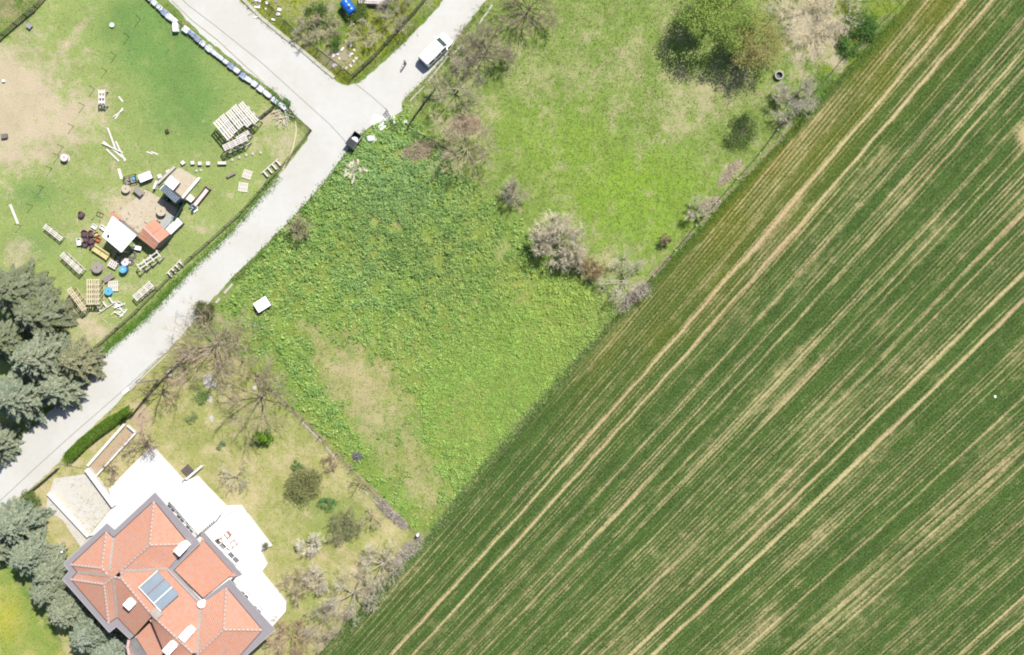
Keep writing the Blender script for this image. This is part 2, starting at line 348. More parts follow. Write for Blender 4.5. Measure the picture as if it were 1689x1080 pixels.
# ------------------------------------------------------------------ the drilled field: one sheet of seed rows, ridged, and the crop standing on it
R2 = math.sqrt(2.0)
def pq(x, y): return ((x - 1100) - (y - 600)) / R2, ((x - 1100) + (y - 600)) / R2
def xy(p, q): return 1100 + (p + q) / R2, 600 + (q - p) / R2
T1 = np.array([(1593.3, 0), (1503, 102), (1420, 204), (1313.4, 318), (1213, 442), (1148, 519), (1063.7, 618.4), (1014, 669.6), (913, 785), (839, 874), (796, 920), (642, 1078)])
T5 = np.array([(1615.5, 560), (1473, 705), (1360.8, 811.8), (1289.7, 878), (1183.6, 979), (1072.6, 1078)])
p_, q_ = pq(T1[:, 0], T1[:, 1]); C1, B1, A1 = np.polyfit(p_, q_, 2)
p_, q_ = pq(T5[:, 0], T5[:, 1]); B5, A5 = np.polyfit(p_, q_ - C1 * p_ ** 2, 1)
def rowB(a): return B1 + (np.clip(a, A1 - 250, A5 + 150) - A1) * (B5 - B1) / (A5 - A1)
def rowq(a, p): return a + rowB(a) * p + C1 * p * p
def rowA(x, y):
    p, q = pq(np.asarray(x, float), np.asarray(y, float)); a = q.copy()
    for _ in range(6): a = a - (rowq(a, p) - q) / (1 + (B5 - B1) / (A5 - A1) * p)
    return a
BP = np.array([pq(x, y) for x, y in BOUND]); o_ = np.argsort(BP[:, 0]); BP = BP[o_]
def qbound(p): return np.interp(p, BP[:, 0], BP[:, 1])
TR = [(None, A1, 4.6, 1.0), ((1100.7, 618), 0, 4.2, .9), ((1064, 797), 0, 3.6, .85), ((1343, 469), 0, 2.6, .7), ((1355, 409), 0, 2.8, .65), ((1473, 705), 0, 4.4, 1.0), ((1577, 560), 0, 4.0, .85),
      ((1248, 666), 0, 5.5, .45), ((1393, 560), 0, 3.0, .7), ((1497, 902), 0, 6, .55), ((1497, 938), 0, 4, .7), ((1687, 985), 0, 3.6, .9), ((1687, 1022), 0, 4.2, .9), ((1150, 640), 0, 2.2, .6), ((1270, 740), 0, 2.2, .5), ((1560, 860), 0, 4, .6),
      ((1500, 240), 0, 2, .5), ((1560, 340), 0, 2.2, .5), ((1620, 420), 0, 4.5, .6), ((1010, 640), 0, 2, .5), ((880, 960), 0, 2.4, .6), ((1200, 900), 0, 2.2, .5), ((1420, 830), 0, 2.4, .5), ((1640, 700), 0, 5, .6), ((1120, 900), 0, 1.8, .5), ((1300, 720), 0, 1.8, .5), ((1440, 640), 0, 1.8, .4)]
TRA = [(a if pt is None else float(rowA(*pt)), w_ * (1 if i < 2 or i in (5, 6, 11, 12) else .72), d_ * (1.1 if i < 2 or i in (5, 6, 11, 12) else .85)) for i, (pt, a, w_, d_) in enumerate(TR)]
LSP = 5.6
def density(a, p):
    n3 = vnoise(a / 34, p / 170.0, 23); n4 = fbm(a / 7, p / 11.0, 24, 3); n2 = vnoise(a / 5.0, p / 170.0, 22)
    x, y = xy(p, rowq(a, p)); e = rowq(a, p) - qbound(p)
    band = gp(x, y, 1610, 790, 130, 36, -45) * 0.2 + gp(x, y, 1694, 222, 17, 19) * 1.5 + gp(x, y, 1660, 330, 40, 24, -45) * 0.15
    kl = np.round(a / LSP); off = a - kl * LSP
    st = np.clip(vnoise(kl * 7.31, p / 190.0 + kl * 3.7, 20) * 2.6 - 1.05 + .4 * sstep(160, 20, e), 0, 1) * (.55 + .6 * vnoise(kl * 3.1, p / 26.0, 19))
    d = 1.12 - 0.8 * st * np.exp(-(off / 1.0) ** 2) - 0.3 * sstep(.62, .95, n2) - 0.26 * sstep(.45, .9, n3) - .3 * sstep(.45, .85, n4) - band
    for ta, tw, td in TRA:
        wob = (vnoise(p / 30.0, ta, 25) - .5) * 2.2; cut = .7 + .5 * vnoise(p / 60.0, ta * 3, 26)
        d = d - td * cut * np.exp(-((a - ta - wob) / (tw * .56)) ** 2) * 1.25
    # a grassy headland along the fence keeps its own density
    e = rowq(a, p) - qbound(p)
    d = np.where(e < 14, np.maximum(d, .75), d)
    return np.clip(d, 0, 1)
def olive(a, p):
    e = rowq(a, p) - qbound(p)
    return np.clip(1.15 - e / 135, 0, 1) * sstep(-300, 200, p) * (0.5 + 1.0 * vnoise(a / 22, p / 70, 27))
GREEN = np.array(alb(96, 138, 60)); GREEN2 = np.array(alb(66, 112, 40)); OLIVE = np.array(alb(134, 146, 48)); SOIL = np.array(alb(216, 202, 148)); SOILP = np.array(alb(212, 186, 142)); UNDER = np.array(alb(92, 120, 56))
sp = 2.8; a0, a1 = -229.6, 830.0
ka = np.arange(a0, a1, sp / 2); kp = np.concatenate([np.arange(-900, 900, 9.0)])
AA, PP = np.meshgrid(ka, kp, indexing='ij'); QQ = rowq(AA, PP); XX, YY = xy(PP, QQ)
ok = (QQ > qbound(PP) + (vnoise(PP / 12, AA * 0, 28) - .5) * 7) & (XX < 1689 + 175) & (YY < 1080 + 175) & (YY > -170)
D = density(AA, PP); OL = olive(AA, PP)[..., None]
rowline = (np.arange(len(ka)) % 4 != 0)[:, None]
mixd = np.where(rowline, np.clip(D * 1.1, 0, 1), np.clip(D * 1.05 - 0.05, 0, 1))[..., None]
soil = SOIL + (SOILP - SOIL) * vnoise(AA / 30, PP / 90, 29)[..., None]
gcol = UNDER * (0.8 + .4 * vnoise(AA / 5, PP / 30, 30)[..., None]); gcol = gcol + (OLIVE * .8 - gcol) * OL * 0.8  # dense rows: green undergrowth, with the shade between plants mixed into the colour
Cc = soil + (gcol - soil) * mixd
Z = np.where(rowline, 0.05 + 0.02 * D, 0.012)
V = np.stack([(XX - CX) / S, -(YY - CY) / S, Z + np.zeros_like(XX)], -1).reshape(-1, 3)
ia = np.arange(V.shape[0]).reshape(XX.shape)
F = np.stack([ia[:-1, :-1], ia[1:, :-1], ia[1:, 1:], ia[:-1, 1:]], -1)
F = F[ok[:-1, :-1] & ok[1:, :-1] & ok[1:, 1:] & ok[:-1, 1:]].reshape(-1, 4)
us = np.unique(F); mp = np.zeros(len(V), np.int64); mp[us] = np.arange(len(us))
m_soil = MV('stubble_soil', 0.95, 0, 0.22, 3.5)
link('field_ground', fastmesh('field_ground', V[us], mp[F], m_soil, Cc.reshape(-1, 3)[us]), kind='structure')

def blades(name, x, y, cols, n, L, wd, up, mat, z0=0.0, spread=0.05, lean=1.0, label=None, cat=None, con=.2):
    """x,y metres; n blades a tuft; every blade one triangle"""
    N = len(x); x = np.repeat(x, n); y = np.repeat(y, n); c = np.repeat(cols, n, 0); L = np.repeat(np.broadcast_to(L, (N,)), n)
    K = len(x); a = rng.random(K) * 2 * math.pi; l = L * (0.6 + 0.7 * rng.random(K)); s_ = spread * rng.random(K)
    b = np.stack([x + np.cos(a) * s_, y + np.sin(a) * s_, np.full(K, z0)], 1)
    a2 = a + rng.normal(0, .5, K); u = up * (0.5 + rng.random(K)); h = l * lean
    t = b + np.stack([np.cos(a2) * h, np.sin(a2) * h, u * l], 1)
    sd_ = np.stack([-np.sin(a2), np.cos(a2), np.zeros(K)], 1) * (wd * (0.6 + 0.8 * rng.random(K)))[:, None] / 2
    mid = (b + t) / 2; mid[:, 2] += 0.12 * l
    V = np.stack([b, mid + sd_, t, mid - sd_], 1).reshape(-1, 3)
    F = (np.arange(K) * 4)[:, None] + np.array([[0, 1, 2, 3]])
    c = c * (1 - con + 2 * con * rng.random((K, 1)))
    return link(name, fastmesh(name, V, F, mat, np.repeat(c, 4, 0)), label=label, cat=cat, kind='stuff')
m_blade = MV('grass_blades', 0.7, 0.25, 0.1, 3)
rows = np.arange(a0, a1, sp / 2); rows = rows[np.arange(len(rows)) % 4 != 0]; ps = np.arange(-900, 900, 2.9)
RA, RP = np.meshgrid(rows, ps, indexing='ij'); RP = RP + (rng.random(RP.shape) - .5) * 2; RA = RA + rng.normal(0, .2, RA.shape)
RA = RA.ravel(); RP = RP.ravel(); RQ = rowq(RA, RP); RX, RY = xy(RP, RQ)
k = (RQ > qbound(RP) + (vnoise(RP / 12, RA * 0, 28) - .5) * 7) & (RX < 1689 + 110) & (RX > -200) & (RY < 1080 + 80) & (RY > -90)
RA, RP, RX, RY = RA[k], RP[k], RX[k], RY[k]
dd = density(RA, RP); k = rng.random(len(dd)) < dd ** 1.3
RA, RP, RX, RY, dd = RA[k], RP[k], RX[k], RY[k], dd[k]
ol = olive(RA, RP)[:, None]; t = sstep(.25, .75, .6 * vnoise(RX / 26, RY / 26, 31) + .4 * vnoise(RX / 4, RY / 4, 32))[:, None]
cc = GREEN + (GREEN2 - GREEN) * t; cc = cc + (OLIVE - cc) * np.clip(ol * 1.3, 0, 1)
blades('crop_rows', (RX - CX) / S, -(RY - CY) / S, cc, 2, 0.11 + 0.07 * dd, 0.05, 0.75, m_blade, 0.05, 0.05, 0.8, 'young green cereal crop standing in drilled rows across the field', 'crop')

# ------------------------------------------------------------------ grass and weeds
def scatter(poly, dens, marg=0):
    P = np.array(poly); x0, y0 = np.maximum(P.min(0), (-70, -70)); x1, y1 = np.minimum(P.max(0), (1689 + 60, 1080 + 60))
    n = int((x1 - x0) * (y1 - y0) / S / S * dens); x = x0 + rng.random(n) * (x1 - x0); y = y0 + rng.random(n) * (y1 - y0)
    k = pip(x, y, poly); x, y = x[k], y[k]
    k = ~pip(x, y, ROAD_L + ROAD_R + ROAD_T); return x[k], y[k]
def mixc(a, b, t): return np.array(alb(*a)) + (np.array(alb(*b)) - np.array(alb(*a))) * t[:, None]
allx, ally, allc, allL = [], [], [], []
def grass(poly, dens, c1, c2, L, thr=1.1, dry=None):
    x, y = scatter(poly, dens); A, B, X = groundcol(x, y)
    k = rng.random(len(x)) > np.clip(X * thr + .1, 0, 1); x, y, A, B = x[k], y[k], A[k], B[k]
    t = fbm(x / 12, y / 12, 40); c = A * (0.75 + 0.5 * t[:, None]); c = c + (mixc(c1, c2, sstep(.3, .7, fbm(x / 30, y / 30, 41))) - c) * 0.45
    s = rng.random(len(x)) < (.10 if dry is None else dry); c[s] = B[s] * 0.95
    allx.append(x); ally.append(y); allc.append(c); allL.append(L * (0.6 + 0.8 * t))
grass(YARD, 14, (168, 184, 110), (140, 168, 92), 0.11, dry=.26)
grass(NWPLOT, 12, (140, 170, 70), (100, 130, 60), 0.18)
grass(MEADOW, 26, (156, 186, 84), (128, 162, 70), 0.2, thr=.7, dry=.26)
grass(ROUGH, 22, (120, 150, 60), (90, 120, 50), 0.24, dry=.3)
grass(GARDEN, 15, (188, 188, 116), (140, 162, 86), 0.18, thr=.9, dry=.4)
grass(SWPLOT, 16, (150, 185, 60), (190, 190, 60), 0.20)
grass(TRI, 20, (120, 150, 60), (90, 110, 50), 0.26, dry=.3)
grass(WEED, 22, (158, 192, 88), (134, 170, 76), 0.2, dry=.14)
grass(DRY, 12, (170, 170, 100), (150, 160, 80), 0.2, thr=.5, dry=.6)
def verge(pts, wd, dens, c1, c2, L):
    for a, b in zip(pts[:-1], pts[1:]):
        l = math.hypot(b[0] - a[0], b[1] - a[1]); n = int(l * wd / S / S * dens)
        t = rng.random(n); o = rng.normal(0, .36, n) * wd; nx, ny = -(b[1] - a[1]) / l, (b[0] - a[0]) / l
        x = a[0] + (b[0] - a[0]) * t + nx * o; y = a[1] + (b[1] - a[1]) * t + ny * o
        allx.append(x); ally.append(y); allc.append(mixc(c1, c2, fbm(x / 8, y / 8, 42))); allL.append(L * (0.6 + .8 * rng.random(n)))
verge([(270, 8), (330, 70), (390, 116), (440, 155)], 10, 40, (120, 160, 70), (160, 175, 90), .16)
verge([(440, 150), (470, 172), (484, 196)], 14, 60, (120, 160, 90), (90, 130, 60), .25)
verge([(460, 290), (424, 332), (382, 381), (307, 453), (242, 521), (163, 587)], 11, 120, (132, 178, 72), (100, 150, 58), .2)
verge([(300, 458), (240, 520), (160, 585)], 14, 60, (132, 178, 72), (100, 150, 58), .22)
verge([(398, 0), (440, 35), (510, 90), (565, 132), (590, 130), (640, 86), (690, 42)], 9, 45, (110, 150, 50), (150, 160, 60), .22)
verge([(800, 8), (765, 55), (730, 105), (690, 150), (670, 165)], 13, 40, (150, 165, 70), (120, 150, 60), .2)
verge([(604, 216), (575, 255), (548, 292), (520, 324), (470, 380), (385, 465)], 11, 60, (120, 150, 70), (90, 140, 60), .25)
verge([(540, 1085), (620, 990), (700, 900), (760, 815), (850, 710), (940, 610), (1020, 522), (1080, 462), (1200, 330), (1345, 178), (1480, 30)], 10, 60, (120, 165, 70), (90, 140, 66), .3)
verge([(400, 596), (500, 694), (600, 800), (685, 882)], 9, 26, (196, 186, 140), (160, 164, 104), .2)
verge([(540, 1078), (625, 982), (705, 892), (765, 808), (855, 702), (945, 602), (1024, 515)], 13, 26, (206, 198, 158), (160, 176, 104), .34)
x = np.concatenate(allx); y = np.concatenate(ally); c = np.concatenate(allc); L = np.concatenate(allL)
blades('meadow_grass', (x - CX) / S, -(y - CY) / S, c * 1.25, 2, L, 0.055, 0.6, m_blade, 0.0, 0.14, .8, con=.42, label='short grass tufts covering the yard meadow garden and verges', cat='grass')

def leafmesh(name, P, size, cols, mat, flat=0.6, asp=0.5):
    """P (n,3) centres; every leaf a pointed rhombus, bent along its rib"""
    n = len(P); nrm = rng.normal(size=(n, 3)); nrm[:, 2] = np.abs(nrm[:, 2]) + flat * 2; nrm /= np.linalg.norm(nrm, axis=1, keepdims=True)
    t = rng.normal(size=(n, 3)); t -= nrm * (t * nrm).sum(1, keepdims=True); t /= np.linalg.norm(t, axis=1, keepdims=True); b = np.cross(nrm, t)
    s_ = (np.broadcast_to(size, (n,)) * (0.6 + 0.8 * rng.random(n)))[:, None]
    V = np.stack([P - t * s_ * .5, P + b * s_ * asp * .5 + nrm * s_ * .06, P + t * s_ * .5 - nrm * s_ * .1, P - b * s_ * asp * .5 + nrm * s_ * .06], 1).reshape(-1, 3)
    F = (np.arange(n) * 4)[:, None] + np.array([[0, 1, 2, 3]])
    return fastmesh(name, V, F, mat, np.repeat(cols, 4, 0))
m_leaf = MV('leaves', 0.6, 0.3, 0.1, 4)
x, y = scatter(WEED, 17); _, _, X = groundcol(x, y)
lush = np.clip(gp(x, y, 660, 400, 150, 130, 30) + gp(x, y, 800, 640, 150, 110, -40) + gp(x, y, 650, 260, 90, 60) + gp(x, y, 780, 790, 60, 60, -45) * .8 + gp(x, y, 900, 500, 90, 80) * .8 + gp(x, y, 530, 640, 30, 110, -40) * .8 + gp(x, y, 450, 500, 100, 60) * .3 + gp(x, y, 470, 440, 90, 60) * .45, 0, 1.0)
f = fbm(x / 14, y / 14, 50); k = rng.random(len(x)) < (lush * .9 + .05) * sstep(.3, .6, f + .08 - np.clip(X, 0, 1) * .8)
x, y, f, lush = x[k], y[k], f[k], lush[k]
c0_ = None; blue = np.clip(gp(x, y, 650, 270, 110, 60) + gp(x, y, 600, 470, 40, 60) * .6 + gp(x, y, 640, 340, 90, 40) * .5, 0, 1); yel = np.clip(gp(x, y, 900, 470, 80, 40, 20) + gp(x, y, 560, 410, 20, 16) + gp(x, y, 900, 560, 60, 60) * .3, 0, 1) * (rng.random(len(x)) < .4)
nl = 10; rad = 0.2 + .26 * rng.random(len(x))
ang = rng.random((len(x), nl)) * 6.283; rr = rad[:, None] * np.sqrt(rng.random((len(x), nl)))
lr0 = np.clip(gp(x, y, 820, 660, 150, 130, -40) * 1.2, 0, 1); hz = ((0.1 + 0.5 * rng.random(len(x)) + .3 * f) * (1 - .5 * lr0))[:, None] * (1 - .6 * rr / rad[:, None]) * (0.5 + .7 * rng.random((len(x), nl)))
Px = ((x - CX) / S)[:, None] + np.cos(ang) * rr; Py = (-(y - CY) / S)[:, None] + np.sin(ang) * rr
lr = np.clip(gp(x, y, 820, 660, 150, 130, -40) * 1.2 + gp(x, y, 900, 520, 100, 80) * .6, 0, 1)
c = mixc((178, 204, 116), (130, 168, 90), sstep(.3, .7, f + rng.normal(0, .12, len(f)))); c = c + (np.array(alb(150, 186, 122)) - c) * blue[:, None] * .55; c = c + (np.array(alb(200, 196, 84)) - c) * yel[:, None] * .8
c = c + (np.array(alb(172, 206, 96)) - c) * lr[:, None] * .6
up_ = np.clip(gp(x, y, 690, 400, 130, 90, 20) * 1.1, 0, 1)[:, None]; c = c * (1 - .22 * up_) * (.8 + .4 * fbm(x / 9, y / 9, 55))[:, None]
c = np.repeat(c, nl, 0) * (1.4 + .9 * rng.random((len(x) * nl, 1)))
link('weed_cover', leafmesh('weed_cover', np.stack([Px.ravel(), Py.ravel(), hz.ravel()], 1), np.repeat(.2 - .07 * lr, nl), c, m_leaf, .7, .62), label='rank broad-leaved green weeds filling the plot beside the field', cat='weeds', kind='stuff')
# ------------------------------------------------------------------ the house
m_tile = M('terracotta_tiles', (238, 184, 160), 0.85, 0.16, 1.6, c2=(228, 162, 134), k=2.6)
m_cap = M('pale_ridge_clay', (240, 212, 198), 0.85, 0.16, 3, k=2.8)
m_eave = M('grey_eave_concrete', (178, 172, 176), 0.9, 0.08, 0.8, c2=(168, 163, 168))
m_white = M('white_render', (255, 255, 252), 0.85, 0.04, 0.7, k=1.35)
m_terr = M('white_paving', (253, 252, 248), 0.8, 0.06, 0.5, k=2.0, c2=(246, 244, 238))
_nt = m_terr.node_tree; _b = _nt.nodes['Principled BSDF']; _src = _b.inputs['Base Color'].links[0].from_socket
_bk = _nt.nodes.new('ShaderNodeTexBrick'); _bk.inputs['Scale'].default_value = 1.0; _bk.inputs['Brick Width'].default_value = .9; _bk.inputs['Row Height'].default_value = .9; _bk.offset = 0; _bk.inputs['Mortar Size'].default_value = .02
_bk.inputs['Color1'].default_value = (1, 1, 1, 1); _bk.inputs['Color2'].default_value = (.95, .95, .94, 1); _bk.inputs['Mortar'].default_value = (.62, .6, .57, 1)
_tc = _nt.nodes.new('ShaderNodeTexCoord'); _mp = _nt.nodes.new('ShaderNodeMapping'); _mp.inputs['Rotation'].default_value = (0, 0, math.radians(47)); _nt.links.new(_tc.outputs['Object'], _mp.inputs[0]); _nt.links.new(_mp.outputs[0], _bk.inputs[0])
_mm = _nt.nodes.new('ShaderNodeMix'); _mm.data_type = 'RGBA'; _mm.blend_type = 'MULTIPLY'; _mm.inputs[0].default_value = 1; _nt.links.new(_src, _mm.inputs[6]); _nt.links.new(_bk.outputs[0], _mm.inputs[7]); _nt.links.new(_mm.outputs[2], _b.inputs['Base Color'])
m_valley = M('grey_valley_metal', (200, 188, 176), 0.6, 0.1, 2)
m_conc = M('beige_concrete', (236, 232, 222), 0.9, 0.07, 0.5, c2=(226, 221, 208), k=2.5)
m_pinkp = M('pink_parapet', (246, 208, 200), 0.85, 0.06, 1)
m_greyf = M('grey_bay_floor', (150, 150, 150), 0.8, 0.15, 1)
m_stone0 = M('eave_edge', (214, 208, 208), .9, .06, 2)
m_gw = M('cream_wall_render', (250, 248, 240), .9, .05, 1, k=2.2)
m_dark = M('dark_metal', (60, 58, 58), 0.5, 0.1, 2)
m_glass, _nt, _b = _mat('window_glass', 0.05, 0, 0.5); _b.inputs['Base Color'].default_value = (0.02, 0.03, 0.04, 1)
m_panel, _nt, _b = _mat('collector_glass', 0.4, 0, 0.25)
_n = _nt.nodes.new('ShaderNodeTexNoise'); _n.inputs['Scale'].default_value = 1.5; _r = _nt.nodes.new('ShaderNodeMix'); _r.data_type = 'RGBA'
_r.inputs[6].default_value = (.12, .15, .18, 1); _r.inputs[7].default_value = (.16, .20, .23, 1); _nt.links.new(_n.outputs[0], _r.inputs[0]); _nt.links.new(_r.outputs[2], _b.inputs['Base Color'])

hb = W(270, 950); house = thing('house', 'large house with pale terracotta hipped roofs and wide grey eaves', 'house', hb)
def HL(px, py, z): return W(px, py, z) - hb
E0 = 6.4
footprint = [(250, 838), (189, 895), (176, 884), (124, 932), (133, 943), (124, 955), (179, 1018), (192, 1007), (222, 1040), (248, 1014), (295, 1068), (270, 1100), (330, 1140), (385, 1095), (425, 1040), (372, 978), (336, 1008), (276, 938), (304, 897)]
MB().prism([HL(x, y, 6.1)[:2] for x, y in footprint], 0.0, 6.12).build('wall', m_white, house)
MB().prism([HL(x, y, 5.1)[:2] for x, y in ((330, 892), (284, 936), (338, 998), (386, 950))], 0.0, 5.2).build('wall', m_white, house)
MB().prism([HL(x, y, 5.1)[:2] for x, y in ((217, 1056), (250, 1026), (292, 1074), (262, 1116), (236, 1102), (222, 1088), (216, 1072))], 0.0, 5.18).build('wall', m_white, house)
roof = link('roof', None, house)
def roof_face(pts, z_off=0.0, spc=0.13, mat=None):
    P = [HL(x, y, z + z_off) for x, y, z in pts]; c = sum(P, Vector()) / len(P); n = Vector()
    for i in range(len(P)): n += (P[i] - c).cross(P[(i + 1) % len(P)] - c)
    n.normalize(); n = n if n.z > 0 else -n
    g = Vector((n.x, n.y, 0)); g = g.normalized() if g.length > 1e-4 else Vector((1, 0, 0)); l = Vector((-g.y, g.x, 0))
    bm = bmesh.new(); bm.faces.new([bm.verts.new(p) for p in P])
    ts = [(p - c).dot(l) for p in P]; k0 = math.ceil(min(ts) / spc); k1 = math.floor(max(ts) / spc)
    for k in range(k0, k1 + 1):
        bmesh.ops.bisect_plane(bm, geom=bm.verts[:] + bm.edges[:] + bm.faces[:], plane_co=c + l * (k * spc), plane_no=l, dist=1e-5)
    ds = [(p - c).dot(g) for p in P]; q0 = math.ceil(min(ds) / .42); q1 = math.floor(max(ds) / .42)
    for v in bm.verts:
        t = (v.co - c).dot(l) / spc
        if abs(t - round(t)) < 2e-3 and round(t) % 2: v.co += n * 0.035
    bmesh.ops.triangulate(bm, faces=[f for f in bm.faces if len(f.verts) > 4])
    bmesh.ops.recalc_face_normals(bm, faces=bm.faces[:])
    if sum(f.normal.z for f in bm.faces) < 0: bmesh.ops.reverse_faces(bm, faces=bm.faces[:])
    me = bpy.data.meshes.new('tile_slope'); bm.to_mesh(me); bm.free(); me.materials.append(mat or m_tile)
    return link('tile_slope', me, roof)
a, b, c_, d = (254, 826, E0), (187.5, 887, E0), (175.8, 876, E0), (117, 931, E0)
e_, f_, g_, h_ = (127.5, 943.5, E0), (117, 955.5, E0), (179, 1028, E0), (193.5, 1018, E0); i_ = (222, 1048, E0)
P1, S1, U, S2, J = (247, 899, 8.15), (200, 941, 8.2), (188, 951, 8.1), (200.4, 954, 8.2), (251.5, 1015, 8.2)
Q1, R1, Q2 = (168, 937, 7.5), (178.5, 949, 7.85), (172, 963.5, 7.6)
K, V1, V2 = (311, 897, E0), (260, 938.5, 7.25), (278, 937, 6.75)
PI, VB, RB = (331, 997, 6.8), (326, 1077, 8.0), (318, 1077, 8.2)
N2, E2, P2 = (373.3, 968, E0), (433, 1039, E0), (369, 1038.5, 8.0)
RB2, L2, L3 = (300, 1104, 8.15), (372, 1108, E0), (330, 1150, E0)
roof_face([d, c_, Q1]); roof_face([d, Q1, R1, e_]); roof_face([c_, b, (181, 941, 7.8), R1, Q1])
roof_face([b, a, P1, S1, U, R1, (181, 941, 7.8)]); roof_face([e_, R1, U, Q2, f_]); roof_face([f_, Q2, g_]); roof_face([g_, Q2, U, h_])
roof_face([U, S2, J, i_, h_]); roof_face([a, K, P1]); roof_face([P1, K, V2, V1, S1])
roof_face([S1, V1, V2, PI, VB, RB, J, S2]); roof_face([N2, E2, P2]); roof_face([PI, N2, P2, RB2, VB]); roof_face([P2, E2, L2, RB2]); roof_face([J, RB, RB2, (275, 1085, 6.9), (250, 1024, 7.6)])
mid = [(332, 892, 5.75), (288, 940, 6.0), (335, 986, 6.0), (379, 951, 5.75), (391, 950, 5.45), (332, 884, 5.45)]
roof_face(mid); roof_face([(224, 1050, 5.6), (250, 1024, 5.75), (290, 1072, 5.75), (262, 1110, 5.5)])
def cap_mesh():
    n = 6; vs = []
    for x, r in ((-.19, .17), (.19, .14)):
        for k in range(n + 1): vs.append((x, r * math.cos(math.pi * k / n), r * math.sin(math.pi * k / n)))
    m = MB(); m.add(vs, [(k, k + 1, n + 2 + k, n + 1 + k) for k in range(n)] + [tuple(range(n + 1)), tuple(reversed(range(n + 1, 2 * n + 2)))])
    return m.mesh('ridge_tile', m_cap)
CAP = cap_mesh()
def ridge(p, q):
    A = HL(*p); B = HL(*q); L = (B - A).length; n = max(1, int(L / .46)); d = (B - A) / L; rot = d.to_track_quat('X', 'Z')
    for k in range(n):
        o = link('ridge_tile', CAP, roof); o.location = A + d * (L * (k + .5) / n) + Vector((0, 0, .01)); o.rotation_mode = 'QUATERNION'; o.rotation_quaternion = rot
for p, q in ((d, Q1), (c_, Q1), (Q1, R1), (f_, Q2), (g_, Q2), (Q2, U), (U, S2), (a, P1), (K, P1), (P1, S1), (S1, S2), (S2, J), (J, RB), (N2, P2), (E2, P2), (P2, RB2)): ridge(p, q)
def strip(name, pts, wd, th, mat, dz=0.05):
    m = MB()
    for p, q in zip(pts[:-1], pts[1:]): m.beam(HL(*p) + Vector((0, 0, dz)), HL(*q) + Vector((0, 0, dz)), wd, th)
    return m.build(name, mat, roof)
for pts in ([b, (181, 941, 7.8)], [e_, R1], [h_, U], [S1, V1, V2], [PI, VB]): strip('valley', pts, 0.3, 0.03, m_valley, .07)
def eave(outer, inner, z0=E0 - .16, z1=E0 + .02):
    m = MB()
    for i in range(len(outer) - 1):
        q = [outer[i], outer[i + 1], inner[i + 1], inner[i]]
        m.prism([HL(x, y, z1)[:2] for x, y in q], z0, z1)
    m.build('eave', m_eave, roof)
    m = MB()
    for (p, q) in zip(inner[:-1], inner[1:]): m.beam(HL(*p, z1 - .01), HL(*q, z1 - .01), .10, .05)
    m.build('gutter', m_dark, roof)
    m = MB()
    for (p, q) in zip(outer[:-1], outer[1:]): m.beam(HL(*p, z1 + .01), HL(*q, z1 + .01), .07, .05)
    m.build('eave_rim', m_stone0, roof)
eave([(214.4, 1054), (192.2, 1033), (180.4, 1043), (102.6, 955), (114, 942), (105, 929), (176, 863), (189, 874), (255.6, 812), (330, 895.5), (284, 941)],
     [(222, 1048), (193.5, 1018), (179, 1028), (117, 955.5), (127.5, 943.5), (117, 931), (175.8, 876), (187.5, 887), (254, 826), (312, 897), (275.5, 935.5)])
eave([(333, 990), (378.5, 955), (454, 1038.5), (392, 1094), (330, 1162)], [(337, 1001), (373.3, 968), (433, 1039), (372, 1108), (330, 1150)])
eave([(335, 876), (400, 948)], [(330.5, 884), (390.5, 952)], 5.3, 5.47)
MB().beam(HL(278.5, 938, 6.6), HL(331, 993, 6.6), .2, .9).build('party_wall', m_stone0, house)
m = MB(); cur = [(214.4, 1054), (212.5, 1066), (215, 1078), (222, 1092), (236, 1106), (262, 1120)]
for p, q in zip(cur[:-1], cur[1:]): m.beam(HL(*p, 5.7), HL(*q, 5.7), .32, .9)
m.build('bay_parapet', m_pinkp, house)
MB().beam(HL(250.5, 1018, 6.3), HL(291, 1066, 6.3), .42, 1.2).build('parapet_wall', m_pinkp, house)
MB().prism([HL(x, y, 5.3)[:2] for x, y in ((215, 1056), (222, 1050), (262, 1108), (236, 1104), (222, 1090), (215, 1076))], 5.2, 5.3).build('bay_floor', m_greyf, house)
for cx, cy, z, sx, sy in ((298.5, 905, 7.9, 1.0, 1.55), (213.5, 996, 8.5, 1.05, 1.15), (307.5, 1046, 8.6, 1.0, 1.75), (280, 1069, 8.7, 1.0, 1.6)):
    ch = link('chimney', None, house)
    ch.location = HL(cx, cy, z); ch.rotation_euler = (0, 0, math.radians(-43))
    MB().box((0, 0, -.9), (sx - .15, sy - .15, 1.8)).build('chimney_stack', m_white, ch)
    MB().box((0, 0, .06), (sx, sy, .12)).build('chimney_cap', m_white, ch, bevel=.02)
MB().lathe([(.34, -.9), (.34, .1), (.46, .1), (.46, .2), (.24, .2), (.24, -.3)], 18, tuple(HL(332.5, 996, 7.3))).build('vent_pipe', m_white, house)
